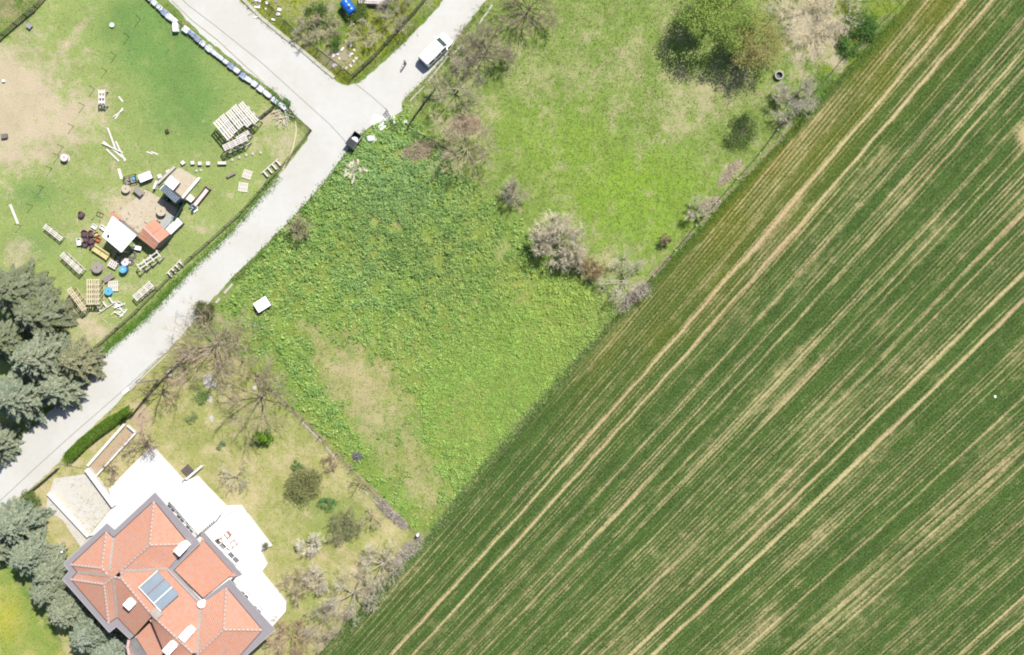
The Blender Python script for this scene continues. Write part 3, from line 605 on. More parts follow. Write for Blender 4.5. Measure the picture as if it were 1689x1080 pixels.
# solar collector on the NE slope
cor = [(230.7, 967.4, 7.62), (258.9, 941.5, 7.5), (295, 980.7, 7.75), (268.5, 1008, 8.35)]
Pc = [HL(x, y, 7.95 + .1) for x, y, z in cor]; ctr = sum(Pc, Vector()) / 4
ex = (Pc[2] - Pc[1]); ey = (Pc[1] - Pc[0]); lx, ly = ex.length, ey.length; ang = math.atan2(ex.y, ex.x)
sol = link('solar_collector', None, house); sol.location = ctr + Vector((0, 0, .12)); sol.rotation_euler = (math.radians(-13), 0, ang)
sol.rotation_euler = (Matrix.Rotation(ang, 3, 'Z') @ Matrix.Rotation(math.radians(-11), 3, 'X')).to_euler()
for k in range(3):
    MB().box(((k - 1) * lx / 3, 0, 0), (lx / 3 - .08, ly, .08)).build('collector_panel', m_panel, sol)
m_red = M('red_trim', (190, 90, 90), .6, .05, 2)
for k, mt in ((-1, m_red), (1, m_white)): MB().box((k * lx / 6, 0, .02), (.08, ly, .1)).build('panel_trim', mt, sol)
MB().box((-lx / 2 - .03, 0, 0), (.06, ly + .1, .14)).box((0, -ly / 2 - .03, 0), (lx, .06, .14)).build('collector_frame', m_white, sol)
MB().box((lx / 2 - .2, -ly / 2 - .62, -.12), (1.2, 1.0, .12)).build('water_tank_base', m_valley, sol)
# windows on the garden side of the walls
def win(p, q, z, ww=1.2, hh=1.3, name='window'):
    A = HL(*p, 6.1); B = HL(*q, 6.1); A.z = B.z = 0; d = (B - A).normalized(); n_ = Vector((-d.y, d.x, 0)); mid_ = (A + B) / 2 + Vector((0, 0, z)); rz = math.atan2(d.y, d.x)
    wd = link(name, None, house); wd.location = mid_; wd.rotation_euler = (0, 0, rz)
    MB().box((0, 0, 0), (ww, .10, hh)).build('pane', m_glass, wd)
    MB().box((0, 0, hh / 2 + .05), (ww + .2, .16, .1)).box((0, 0, -hh / 2 - .05), (ww + .3, .26, .08)).box((-ww / 2 - .05, 0, 0), (.1, .16, hh)).box((ww / 2 + .05, 0, 0), (.1, .16, hh)).box((0, 0, 0), (.07, .14, hh)).build('frame', m_white, wd)
for t in (.2, .5, .8):
    for z in (1.6, 4.5):
        win((250 + 54 * t - 3, 838 + 59 * t - 3), (250 + 54 * t + 3, 838 + 59 * t + 3), z)
for t in (.3, .7):
    win((330 + 56 * t - 3, 892 + 58 * t - 3), (330 + 56 * t + 3, 892 + 58 * t + 3), 1.6, 1.6, 2.0); win((372 + 53 * t - 3, 978 + 62 * t - 3), (372 + 53 * t + 3, 978 + 62 * t + 3), 1.6)
    win((124 + 55 * t - 3, 955 + 63 * t - 3), (124 + 55 * t + 3, 955 + 63 * t + 3), 4.4); win((189 + 61 * t - 3, 895 - 57 * t + 3), (189 + 61 * t + 3, 895 - 57 * t - 3), 4.4)

# terraces, ramp and garden walls
TERR = [(252, 734), (306, 793), (327, 784), (374, 833), (399, 832), (450, 899), (431, 907), (442, 929), (433, 942), (473, 991), (472, 1007), (451, 1031), (430, 1060), (300, 950), (230, 880), (176, 872), (160, 880), (148, 884), (191, 832), (181, 806)]
ter = MB().prism([W(x, y)[:2] for x, y in TERR], -.02, .42).build('terrace', m_terr, kind='structure')
MB().prism([W(x, y)[:2] for x, y in ((89, 789), (147, 781), (190, 831), (158, 868), (148, 881), (83, 811))], -.02, .03).build('driveway', m_conc, kind='structure')
MB().prism([W(x, y)[:2] for x, y in ((78, 822), (84, 815), (149, 887), (133, 902), (118, 880), (104, 858), (92, 850), (76, 847))], -.02, .026).build('side_path', m_conc, kind='structure')
def gwall(pts, wd, h, label, z0=0.0, name='garden_wall', mat=None, cat='wall'):
    m = MB()
    o_ = W(*pts[0])
    for p, q in zip(pts[:-1], pts[1:]):
        A = W(*p) - o_; B = W(*q) - o_
        m.beam(A + Vector((0, 0, h / 2)), B + Vector((0, 0, h / 2)), wd, h)
    t = thing(name, label, cat, o_)
    m.build('wall_body', mat or m_gw, t)
    m = MB()
    for p, q in zip(pts[:-1], pts[1:]):
        A = W(*p) - o_; B = W(*q) - o_; m.beam(A + Vector((0, 0, h + .03)), B + Vector((0, 0, h + .03)), wd + .05, .05)
    m.build('wall_cap', mat or m_gw, t)
gwall([(207, 699), (146, 768)], .26, .4, 'white garden wall nearest the hedge, outer side of the planting bed')
gwall([(212, 701), (226, 713), (160, 785)], .16, .5, 'thin white wall between the planting bed and the terrace')
gwall([(147, 772), (192, 833)], .55, .9, 'thick white wall along the right side of the driveway')
gwall([(83, 812), (149, 883)], .5, .6, 'white wall along the left side of the driveway')
gwall([(310, 789), (336, 767)], .22, .8, 'short white wall sticking out into the lawn from the terrace edge')
gwall([(399, 834), (374, 847)], .18, .6, 'short white wall across the terrace beside the pergola')
# pergola of white slats beside the house
pg = thing('pergola', 'white slatted pergola over the terrace beside the house wall', 'pergola', W(317, 838))
pa, pb, pc, pd = [W(x, y, 2.6) - W(317, 838) for x, y in ((297, 793), (359, 851), (326, 880), (277, 824))]
m_wood_w = M('white_painted_wood', (255, 252, 248), .7, .05, 2, k=1.5)
for k in range(10):
    t = (k + .5) / 10; MB().beam(pa.lerp(pd, t), pb.lerp(pc, t), .2, .05).build('slat', m_wood_w, pg)
for p, q in ((pa, pd), (pb, pc)): MB().beam(p - Vector((0, 0, .1)), q - Vector((0, 0, .1)), .12, .14).build('cross_beam', m_wood_w, pg)
for p in (pa, pb, pc, pd): MB().beam(Vector((p.x, p.y, .42)), Vector((p.x, p.y, 2.5)), .12, .12).build('post', m_wood_w, pg)
dm = thing('deck_platform', 'small dark brown slatted platform at the terrace corner by the lawn', 'platform', W(311, 776), math.radians(-46))
m_dkw = M('dark_weathered_wood', (118, 108, 106), .85, .12, 4)
for k in range(7): MB().box((0, (k - 3) * .17, .25), (1.3, .15, .05)).build('slat', m_dkw, dm)
MB().box((-.6, 0, .11), (.1, 1.1, .22)).box((.6, 0, .11), (.1, 1.1, .22)).build('bearer', m_dkw, dm)
m_orange = M('orange_frame', (226, 150, 128), .6, .08, 3)
def patio_chair(px, py, rot, label):
    t = thing('patio_chair', label, 'chair', W(px, py, .42), math.radians(rot), 'orange framed chairs on the terrace')
    MB().box((0, 0, .42), (.55, .55, .05)).build('seat', m_white, t)
    for x in (-1, 1):
        for y in (-1, 1): MB().box((x * .3, y * .3, .31), (.06, .06, .62)).build('leg', m_orange, t)
    MB().box((0, .31, .62), (.66, .06, .5)).build('backrest', m_orange, t)
    for x in (-1, 1): MB().box((x * .31, 0, .62), (.06, .62, .05)).build('armrest', m_orange, t)
patio_chair(364, 891, 20, 'orange framed chair nearest the house on the white terrace')
patio_chair(377, 880, -50, 'orange framed chair nearest the pergola on the white terrace')
patio_chair(387, 895, 40, 'orange framed chair nearest the lawn on the white terrace')
tb = thing('patio_table', 'low orange and white table between the terrace chairs', 'table', W(378, 896, .42), math.radians(-43))
MB().box((0, 0, .5), (1.2, .7, .05)).build('tabletop', m_white, tb); MB().box((0, .37, .5), (1.3, .05, .07)).box((0, -.37, .5), (1.3, .05, .07)).build('frame', m_orange, tb)
for x in (-1, 1):
    for y in (-1, 1): MB().box((x * .55, y * .3, .24), (.06, .06, .48)).build('leg', m_orange, tb)
bn = thing('terrace_bench', 'long white bench with a pink cushion against the lower terrace wall', 'bench', W(424, 985, .42), math.radians(-49))
MB().box((0, 0, .4), (3.6, .5, .07)).build('seat', m_white, bn); MB().box((0, .12, .47), (1.8, .14, .08)).build('cushion', m_pinkp, bn)
for x in (-1.6, 0, 1.6): MB().box((x, 0, .18), (.08, .45, .36)).build('leg', m_white, bn)
def plant_pot(px, py, label):
    t = thing('plant_pot', label, 'plant pot', W(px, py, .42))
    MB().lathe([(.22, 0), (.3, .45), (.33, .45), (.33, .5), (.26, .5), (.24, .4)], 14).build('pot', m_pinkp, t)
    P = rng.normal(0, .17, (60, 3)) + np.array([0, 0, .75]); link('foliage', leafmesh('foliage', P, .2, np.tile(np.array(alb(130, 160, 110)), (60, 1)), m_leaf), t)
plant_pot(440, 897, 'potted plant on the outer corner of the white terrace')

MB().prism([W(x, y)[:2] for x, y in ((211, 702), (224, 713), (160, 783), (148, 770))], -.02, .05).build('planting_bed', M('tan_bed_soil', (216, 192, 162), .95, .14, 1.4, c2=(204, 178, 146), bump=.4), kind='structure')
# ------------------------------------------------------------------ yard: pallet furniture, sheds, clutter
m_pal = M('pale_pallet_wood', (248, 242, 236), .85, .12, 5, c2=(232, 222, 212), k=2.1)
m_paly = M('yellow_pallet_wood', (240, 226, 196), .85, .12, 5, c2=(230, 208, 172), k=2.2)
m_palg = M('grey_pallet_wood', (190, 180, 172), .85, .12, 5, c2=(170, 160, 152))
m_dkwood = M('dark_brown_wood', (96, 80, 66), .85, .15, 5)
m_blkm = M('black_metal', (44, 44, 42), .5, .1, 4)
m_wpl = M('white_plastic', (252, 252, 250), .5, .04, 2, k=1.6)
m_wsheet = M('white_roof_sheet', (255, 255, 255), .6, .03, .8, k=1.5)
m_terra = M('terracotta_sheet', (236, 178, 150), .8, .12, 1.5, c2=(224, 158, 128))
m_maroon = M('maroon_rattan', (118, 88, 98), .7, .15, 6)
m_yel = M('cream_yellow_fabric', (246, 230, 158), .8, .06, 3)
m_org = M('orange_plastic', (232, 140, 92), .5, .08, 3)
m_blue = M('blue_plastic', (40, 130, 235), .35, .06, 2, spec=.5)
m_cyan = M('light_blue_plastic', (120, 208, 240), .4, .06, 2, spec=.5)
m_pinkw = M('pinkish_white', (246, 226, 230), .7, .06, 2, k=2.2)
m_rubber = M('grey_rubber', (140, 138, 134), .85, .12, 4)
m_navy = M('navy_panel', (58, 66, 92), .6, .1, 2)
m_steel = M('galvanised_steel', (196, 200, 202), .45, .08, 4, metal=.3)
m_sand = M('sandy_concrete', (232, 220, 196), .95, .08, 1.0, c2=(222, 206, 178), bump=.2)
m_green = M('dark_green_sheet', (66, 104, 90), .6, .1, 2)
m_gdeck = M('grey_blue_deck', (196, 204, 204), .7, .08, 2)
m_stone = M('pale_stone', (226, 222, 212), .9, .1, 4)

def rot_of(p, q): return math.atan2(-(q[1] - p[1]), q[0] - p[0])
def rect(c4, h):
    """four photo corners of a flat top at height h -> base point, rotation, length, width"""
    P = [W(x, y, h) for x, y in c4]; ctr = sum(P, Vector()) / 4; ex = ((P[1] - P[0]) + (P[2] - P[3])) / 2; ey = ((P[3] - P[0]) + (P[2] - P[1])) / 2
    return Vector((ctr.x, ctr.y, 0)), math.atan2(ex.y, ex.x), ex.length, ey.length
_sl = {}
def slat_obj(parent, name, d, loc, mat, rz=0.0):
    key = (round(d[0], 3), round(d[1], 3), round(d[2], 3), mat.name, name)
    if key not in _sl: _sl[key] = MB().box((0, 0, 0), d).mesh(name, mat)
    return link(name, _sl[key], parent, loc=loc, rz=rz)
def pallet_table(c4, h, label, mat, cells=3, lanes=4, cat='pallet table', group='pallet tables in the yard', gap=.5, bottom=True, name='pallet_table'):
    b, rz, L, Wd = rect(c4, h); t = thing(name, label, cat, b, rz, group)
    L = round(L, 2); Wd = round(Wd, 2)
    for k in range(lanes):
        y = -Wd / 2 + Wd * (k + .5) / lanes; slat_obj(t, 'slat', (L, Wd / lanes * (1 - gap), .04), (0, y, h - .02), mat)
    for k in range(cells + 1):
        x = -L / 2 + .06 + (L - .12) * k / cells; slat_obj(t, 'cross_board', (.12, Wd, .05), (x, 0, h - .067), mat)
        for y in (-1, 1): slat_obj(t, 'leg', (.09, .09, h - .1), (x, y * (Wd / 2 - .05), (h - .1) / 2), mat)
    if bottom:
        for y in (-1, 1): slat_obj(t, 'rail', (L, .08, .08), (0, y * (Wd / 2 - .05), .16), mat)
    return t
def pallet(c4, h, label, mat, lanes=6, tilt=0.0, name='pallet', group='loose pallets'):
    b, rz, L, Wd = rect(c4, h); t = thing(name, label, 'pallet', b, rz, group); L = round(L, 2); Wd = round(Wd, 2)
    for k in range(lanes):
        slat_obj(t, 'slat', (Wd and L / lanes * .62, Wd, .03), (-L / 2 + L * (k + .5) / lanes, 0, h - .015), mat)
    for y in (-1, 0, 1): slat_obj(t, 'bearer', (L, .09, h - .035), (0, y * (Wd / 2 - .06), (h - .035) / 2), mat)
    return t
# the big stepped stand of pallet sections
RK = [((351, 203), (361, 193.5), (386, 223), (374, 232), 'leftmost and lowest-lying section'), ((361, 193), (370, 187), (392, 216), (384, 221), 'second section from the left'),
      ((371, 187), (381, 179), (402, 206), (393, 214), 'third section from the left'), ((381, 178.5), (389, 171), (416, 203), (407, 210), 'fourth section from the left'), ((392, 174), (401, 166), (427, 197), (419, 205), 'rightmost section by the bale fence')]
for q in RK: pallet_table([q[1], q[2], q[3], q[0]], 2.3, 'tall pale pallet stand in the stepped block, ' + q[4], m_pal, 3, 3, 'pallet stand', 'stepped block of pallet stands', .38, True, 'pallet_stand')
pallet_table([(365, 239), (405, 222), (409, 231), (372, 249)], 2.1, 'tall pallet stand set crosswise in front of the stepped block', m_pal, 4, 4, 'pallet stand', 'stepped block of pallet stands', .4, True, 'pallet_stand')
pallet_table([(388, 226), (408, 214), (412, 221), (393, 232)], 1.9, 'short pallet stand squeezed between the stepped block and the crosswise one', m_pal, 2, 3, 'pallet stand', 'stepped block of pallet stands', .4, True, 'pallet_stand')
# pallet tables
pallet_table([(105, 416), (138, 445), (129, 452), (98, 421)], 1.3, 'long white pallet table between the round spool and the white plank', m_pal, 4, 4)
pallet_table([(76, 369), (104, 391), (98, 398), (70, 375)], .9, 'narrow white pallet bench standing alone left of the sheds', m_pal, 3, 3, bottom=False)
pallet_table([(117, 473), (143, 508), (134.5, 514), (109.5, 478)], 1.9, 'long yellowish pallet table nearest the spruces', m_paly, 4, 3)
pallet_table([(142, 460), (142, 502), (153, 502), (153, 460)], 1.8, 'yellowish pallet table with open lanes, left half of the pair', m_paly, 5, 3)
pallet_table([(153.6, 460), (153.6, 502), (164, 502), (164, 460)], 1.8, 'yellowish pallet table with coloured jars on it, right half of the pair', m_paly, 5, 4)
pallet_table([(218, 488), (245, 463), (254, 472), (226, 496)], 1.3, 'whitish pallet table nearest the lane verge', m_pal, 3, 4)
pallet_table([(223, 436), (257, 413), (266, 422), (233, 446)], 1.7, 'tall white open pallet frame in front of the tile-roofed shed', m_pal, 3, 2, gap=.75)
pallet_table([(162, 147), (173, 147), (173, 172), (162, 172)], 1.4, 'small white pallet table standing alone among the stakes', m_pal, 2, 3)
fr = pallet_table([(168, 458), (183, 449), (188, 457), (173, 467)], .5, 'grey slatted bench beside the round spool', m_palg, 2, 3, 'bench', 'benches of pallet wood', .2, False, 'slatted_bench')
pallet_table([(373, 289), (386, 283), (388, 286.5), (375, 293)], .45, 'grey slatted bench alone on the grass below the stepped block', m_palg, 2, 3, 'bench', 'benches of pallet wood', .25, False, 'slatted_bench')
pallet_table([(271, 214), (276, 212), (279, 218), (274, 220)], .35, 'small dark brown slatted stool alone in the middle of the yard', m_dkwood, 1, 3, 'stool', None, .35, False, 'slatted_stool')
pallet([(178, 463), (195, 463), (195, 480), (178, 480)], .3, 'white pallet lying beside the pale blue round table', m_pal, 5)
pallet([(402, 278), (416, 283), (414, 297), (399, 292)], .16, 'white pallet lying on the grass, upper of the pair', m_pal)
pallet([(394, 300), (410, 302), (408, 317), (392, 315)], .16, 'white pallet lying on the grass, lower of the pair', m_pal)
pallet([(182, 428), (195, 434), (189, 445), (177, 437)], .5, 'white lattice crate tucked under the edge of the white roof', m_pal, 4, name='lattice_crate')
# E-shaped timber frames
def eframe(a, b, depth, n, label):
    A = W(*a); B = W(*b); t = thing('timber_frame', label, 'timber frame', A, math.atan2((B - A).y, (B - A).x), 'open timber frames'); L = (B - A).length
    slat_obj(t, 'rail', (round(L, 2), .1, .3), (L / 2, 0, .15), m_pal)
    for k in range(n): slat_obj(t, 'crossbar', (.16, depth, .45), (L * (k + .5) / n, -depth / 2, .225), m_pal)
eframe((193, 497), (163, 517), .9, 3, 'open three-armed timber frame by the heap of offcuts')
eframe((275, 452), (300, 428), .8, 4, 'open timber frame leaning by the verge fence')
eframe((432, 286), (460, 262), .9, 4, 'open white timber frame at the yard corner by the lane')
# planks on the grass
def plank(p, q, wd, label, mat=None, z=.05, group='loose white planks on the grass'):
    A = W(*p); B = W(*q); c = (A + B) / 2
    MB().box((0, 0, 0), ((B - A).length, wd, .06)).build('plank', mat or m_pal, label=label, cat='plank', group=group, loc=(c.x, c.y, z), rz=math.atan2((B - A).y, (B - A).x))
plank((178.4, 211), (191.4, 246), .22, 'longest white plank, upper end of the loose heap', z=.17)
plank((170.6, 233), (208, 264), .22, 'white plank lying across the loose heap from upper left to lower right', z=.05)
plank((176, 246), (197, 266), .2, 'white plank along the lower left edge of the loose heap', z=.11)
plank((191.4, 233), (207, 266), .2, 'white plank along the right edge of the loose heap', z=.12)
plank((169, 236), (204, 252), .16, 'thin white plank crossing the upper part of the loose heap', z=.23)
plank((203, 178), (190, 196), .18, 'white plank lying alone above the loose heap, longer of two')
plank((187, 193), (204, 181), .13, 'thin plank crossing the white plank above the heap', z=.12)
plank((196, 159), (203, 168), .2, 'short white plank beside the small pallet table')
plank((196, 278), (201, 295), .38, 'wide white board below the loose heap, beside the metal frame')
plank((17, 337), (30, 369), .3, 'white plank lying alone at the left edge of the yard')
plank((242, 250), (252, 254), .16, 'pale plank on the middle lawn, left of two')
plank((250, 250), (261, 255), .18, 'pale plank on the middle lawn, right of two')
# little white stools
def stool(px, py, s_, h, label, rz=0, mat=None):
    t = thing('stool', label, 'stool', W(px, py), rz, 'little cube stools'); MB().box((0, 0, h - .03), (s_, s_, .06)).build('seat', mat or m_pal, t, bevel=.01)
    for x in (-1, 1):
        MB().box((x * (s_ / 2 - .03), 0, (h - .07) / 2), (.05, s_ - .04, h - .07)).build('side_panel', mat or m_pal, t)
stool(303, 269, .46, .45, 'white cube stool, leftmost of the row below the stepped block', .6)
stool(319, 269, .44, .45, 'white cube stool, second of the row below the stepped block', .1)
stool(331, 270, .44, .45, 'white cube stool, third of the row below the stepped block')
stool(344.5, 270, .46, .45, 'white cube stool, rightmost of the row below the stepped block')
stool(279, 284, .5, .45, 'cream cube stool beside the kiosk walkway', .5)
stool(264, 291, .5, .3, 'low white stool between the white chest and the kiosk', .4)
pallet_table([(359, 266), (373, 266), (373, 271), (359, 271)], .5, 'small white bench below the crosswise pallet stand', m_pal, 2, 2, 'bench', None, .1, False, 'garden_bench')
# row of pale stones
for k, (x, y, wds) in enumerate(((383, 264, 'first'), (395, 260, 'second'), (406, 256, 'third'), (417, 254, 'fourth'), (430, 252, 'rightmost'), (331, 281, 'lone'), (324, 282, 'larger lone'))):
    lab = ('%s pale stone of the row below the stepped block' % wds) if k < 5 else ('%s pale stone below the cube stools' % wds)
    bm = bmesh.new(); bmesh.ops.create_icosphere(bm, subdivisions=2, radius=.2)
    for v in bm.verts: v.co = Vector((v.co.x * random.uniform(.85, 1.15), v.co.y * random.uniform(.85, 1.15), v.co.z * .6 + .08))
    me = bpy.data.meshes.new('stone'); bm.to_mesh(me); bm.free(); me.materials.append(m_stone)
    link('stone', me, label=lab, cat='stone', group='pale stones on the yard grass', loc=W(x, y))
# stakes
for k, (x, y) in enumerate(((232, 31.6), (213, 61), (191.4, 91.6), (176, 117), (156.4, 146.6), (139.5, 174), (121.6, 208), (104.8, 242), (97.7, 256.6), (86, 278), (71.4, 308.7), (54, 339), (35, 372))):
    nm = ['first', 'second', 'third', 'fourth', 'fifth', 'sixth', 'seventh', 'eighth', 'ninth', 'tenth', 'eleventh', 'twelfth', 'last'][k]
    t = thing('metal_stake', 'thin dark metal stake, %s of the slanting row counted from the top' % nm, 'stake', W(x, y), 0, 'row of metal stakes in the yard')
    MB().lathe([(.032, 0), (.03, 1.85), (.012, 1.9)], 6).build('rod', m_blkm, t); MB().torus(.06, .012, (0, 0, 1.7), 8, 5).build('wire_loop', m_blkm, t)
# white chest, metal frame with clutter, spools, drums
t = thing('chest', 'white lidded chest with dark sides left of the kiosk', 'chest', W(243, 293), math.radians(22))
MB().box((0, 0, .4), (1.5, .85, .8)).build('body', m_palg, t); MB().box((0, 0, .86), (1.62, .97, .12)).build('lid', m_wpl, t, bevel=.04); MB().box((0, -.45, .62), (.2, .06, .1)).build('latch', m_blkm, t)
t = thing('metal_rack', 'open black metal rack holding pots and a blue basin', 'rack', W(217, 297), math.radians(16))
for x in (-.75, .75):
    for y in (-.5, .5): MB().box((x, y, .3), (.06, .06, .6)).build('leg', m_blkm, t)
for y in (-.5, .5): MB().box((0, y, .6), (1.56, .06, .06)).build('rail', m_blkm, t)
for x in (-.75, 0, .75): MB().box((x, 0, .6), (.06, .96, .05)).build('rail', m_blkm, t)
MB().box((0, 0, .2), (1.4, .9, .03)).build('shelf', m_palg, t)
MB().lathe([(.12, 0), (.2, .3), (.2, .34), (.16, .34), (.1, .06)], 12).build('cooking_pot', m_stone, label='pale round pot on the black metal rack', cat='pot', loc=W(215, 296) + Vector((0, 0, .22)))
MB().lathe([(.18, 0), (.26, .16), (.28, .16), (.28, .2), (.2, .05)], 14).build('basin', m_cyan, label='small blue basin on the black metal rack', cat='basin', loc=W(223, 294) + Vector((0, 0, .22)))
t = thing('work_table', 'grey slanting work table beside the black metal rack', 'table', W(231, 316), math.radians(-40))
MB().box((0, 0, .72), (1.3, .75, .05)).build('tabletop', m_palg, t)
for x in (-.55, .55):
    for y in (-.3, .3): MB().box((x, y, .35), (.07, .07, .7)).build('leg', m_dkwood, t)
def spool(px, py, r, h, label, mat, mat2=None, name='cable_spool', cat='cable spool', group='round wooden spool tables'):
    b = W(px, py, h); t = thing(name, label, cat, (b.x, b.y, 0), 0, group); m2 = mat2 or mat
    MB().lathe([(r, 0), (r, .07)], 24).build('lower_disc', mat, t); MB().lathe([(r * .62, .07), (r * .62, h - .08)], 18).build('drum', m2, t); MB().lathe([(r, h - .08), (r, h)], 24).build('upper_disc', mat, t)
    MB().lathe([(.08, h), (.08, h + .012)], 10).build('hub_plate', m_blkm, t)
spool(265.5, 348, .62, .8, 'beige round cable spool on the sandy floor between the sheds', m_sand, m_dkwood)
spool(159.5, 441, .7, .8, 'grey round cable spool on the grass below the yellow bench', m_palg, m_dkwood)
spool(178.5, 480, .52, .7, 'pale blue topped round table beside the white pallet', m_cyan, m_wpl, 'round_table', 'round table')
spool(105.5, 259.5, .48, .75, 'white topped round drum standing by the stakes', m_pinkw, m_blkm, 'round_drum', 'drum', None)
spool(207, 311, .55, .6, 'pale round table with a dark bowl beside the metal rack', m_sand, m_dkwood, 'round_table', 'round table')
spool(206, 432, .5, .72, 'pinkish white round table under the white roof corner', m_pinkw, m_pinkw, 'round_table', 'round table')
def drum(px, py, r, h, label, mat, lid=None):
    b = W(px, py, h); t = thing('barrel', label, 'barrel', (b.x, b.y, 0), 0, 'plastic barrels')
    MB().lathe([(r * .9, 0), (r, h * .2), (r, h * .8), (r * .92, h - .02)], 20).build('body', mat, t, smooth=True)
    MB().lathe([(r * .95, h - .02), (r * .95, h + .03), (r * .8, h + .03), (r * .78, h)], 20).build('rim', lid or mat, t); MB().lathe([(.06, h), (.06, h + .05)], 8).build('bung', m_wpl, t)
drum(202.5, 444, .5, .95, 'bright blue barrel below the white roof corner', m_blue, m_cyan)
drum(275, 329, .0001 + .25, .8, 'small dark drum at the foot of the kiosk', m_navy)
# purple tub chairs
for k, (x, y, lab) in enumerate(((138.5, 384, 'upper left of the cluster'), (150, 384.5, 'upper right of the cluster'), (140.5, 394, 'middle left of the cluster'), (150, 397, 'middle right of the cluster'), (139, 403, 'lower left of the cluster'), (151, 404.5, 'lower right of the cluster'), (133.5, 353, 'standing alone on the grass'))):
    b = W(x, y, .6); t = thing('tub_chair', 'dark maroon round tub chair, ' + lab, 'chair', (b.x, b.y, 0), random.uniform(0, 6.28), 'maroon tub chairs')
    MB().lathe([(.28, 0), (.34, .34), (.3, .36), (0.0001, .36)], 16).build('seat', m_maroon, t)
    n = 12; vs_ = []; fs_ = []
    for i in range(n + 1):
        a_ = -2.2 + 4.4 * i / n
        for r_, z_ in ((.36, .1), (.40, .66), (.33, .66), (.31, .34)): vs_.append((r_ * math.cos(a_), r_ * math.sin(a_), z_))
    for i in range(n):
        for j in range(4): fs_.append((i * 4 + j, (i + 1) * 4 + j, (i + 1) * 4 + (j + 1) % 4, i * 4 + (j + 1) % 4))
    fs_ += [(0, 1, 2, 3), tuple(n * 4 + j for j in (3, 2, 1, 0))]
    MB().add(vs_, fs_).build('backrest', m_maroon, t)
# yellow sofa and crates
b, rz, L, Wd = rect([(152, 413), (158, 402), (182, 419), (174, 430)], .5)
t = thing('garden_sofa', 'cream yellow two-seat sofa beside the white roofed shed', 'sofa', b, rot_of((156, 406), (180, 422)), None)
MB().box((0, 0, .2), (2.2, .9, .4)).build('base', m_dkwood, t)
for x in (-.53, .53): MB().box((x, -.08, .47), (1.04, .72, .16)).build('seat_cushion', m_yel, t, bevel=.04)
MB().box((0, .4, .62), (2.2, .18, .44)).build('backrest', m_yel, t, bevel=.04)
for x in (-1.05, 1.05): MB().box((x, -.05, .5), (.16, .84, .26)).build('armrest', m_yel, t, bevel=.03)
def crate(px, py, sx, sy, h, rz, mat, label):
    t = thing('crate', label, 'crate', W(px, py), math.radians(rz), 'plastic crates by the white roofed shed'); MB().box((0, 0, .02), (sx, sy, .04)).build('bottom', mat, t)
    for y in (-1, 1): MB().box((0, y * (sy / 2 - .02), h / 2), (sx, .04, h)).build('side', mat, t)
    for x in (-1, 1): MB().box((x * (sx / 2 - .02), 0, h / 2), (.04, sy - .08, h)).build('side', mat, t)
crate(160, 386, .7, .5, .4, 20, m_yel, 'yellow crate beside the maroon chairs'); crate(163, 395, .6, .5, .4, -30, m_org, 'orange crate beside the maroon chairs'); crate(157, 374, .7, .5, .35, -35, m_wpl, 'white crate by the corner of the white roof'); crate(171, 376, .8, .45, .4, -40, m_wpl, 'long white crate against the white roofed shed')
crate(132, 399, .5, .9, .5, 5, m_wpl, 'white crate left of the maroon chairs')
# white roofed shed
def shed(c4, h, label, sheet, posts=True, slope=.25, name='shed', ov=.0):
    P = [W(x, y, h) for x, y in c4]; o_ = sum(P, Vector()) / 4; o_.z = 0; t = thing(name, label, 'shed', o_)
    L = [p - o_ for p in P]; L[2] = L[2] - Vector((0, 0, slope)); L[3] = L[3] - Vector((0, 0, slope))
    return t, L
t, Lr = shed([(185.5, 356), (225, 388), (199, 416), (167, 389)], 3.2, 'open shed with a blank white flat roof in the middle of the yard clutter', m_wsheet)
MB().prism([(p.x, p.y) for p in Lr], [p.z - .08 for p in Lr], [p.z for p in Lr]).build('roof_sheet', m_wsheet, t)
MB().lathe([(.12, -.1), (.12, .12), (.16, .12), (.16, .16)], 10, tuple(Lr[3].lerp(Lr[1], .2) + Vector((0, 0, .1)))).build('roof_vent', m_blkm, t)
for p in Lr: MB().box((p.x * .92, p.y * .92, (p.z - .1) / 2), (.1, .1, p.z - .1)).build('post', m_pal, t)
MB().beam(Vector((Lr[0].x * .92, Lr[0].y * .92, 1.0)), Vector((Lr[1].x * .92, Lr[1].y * .92, 1.0)), .08, 2.0).build('back_wall', m_palg, t)
for a_ in (.25, .5, .75):
    q = Lr[3].lerp(Lr[2], a_) * 1.12; MB().beam(Vector((q.x, q.y, .9)), Vector((q.x * .6, q.y * .6, .9)), .1, .12).build('counter_rail', m_pal, t)
# terracotta strip beside it
MB().prism([W(x, y, 2.4)[:2] for x, y in ((179, 352), (184, 347.5), (199, 360), (194, 364.5))], 2.3, 2.38).build('canopy', m_terra, label='narrow terracotta canopy strip along the upper edge of the white roof', cat='canopy')
cn = bpy.data.objects['canopy']
for (x, y) in ((181, 352), (196, 362)):
    p = W(x, y, 2.35); MB().box((p.x, p.y, 1.14), (.08, .08, 2.3)).build('post', m_pal, cn)
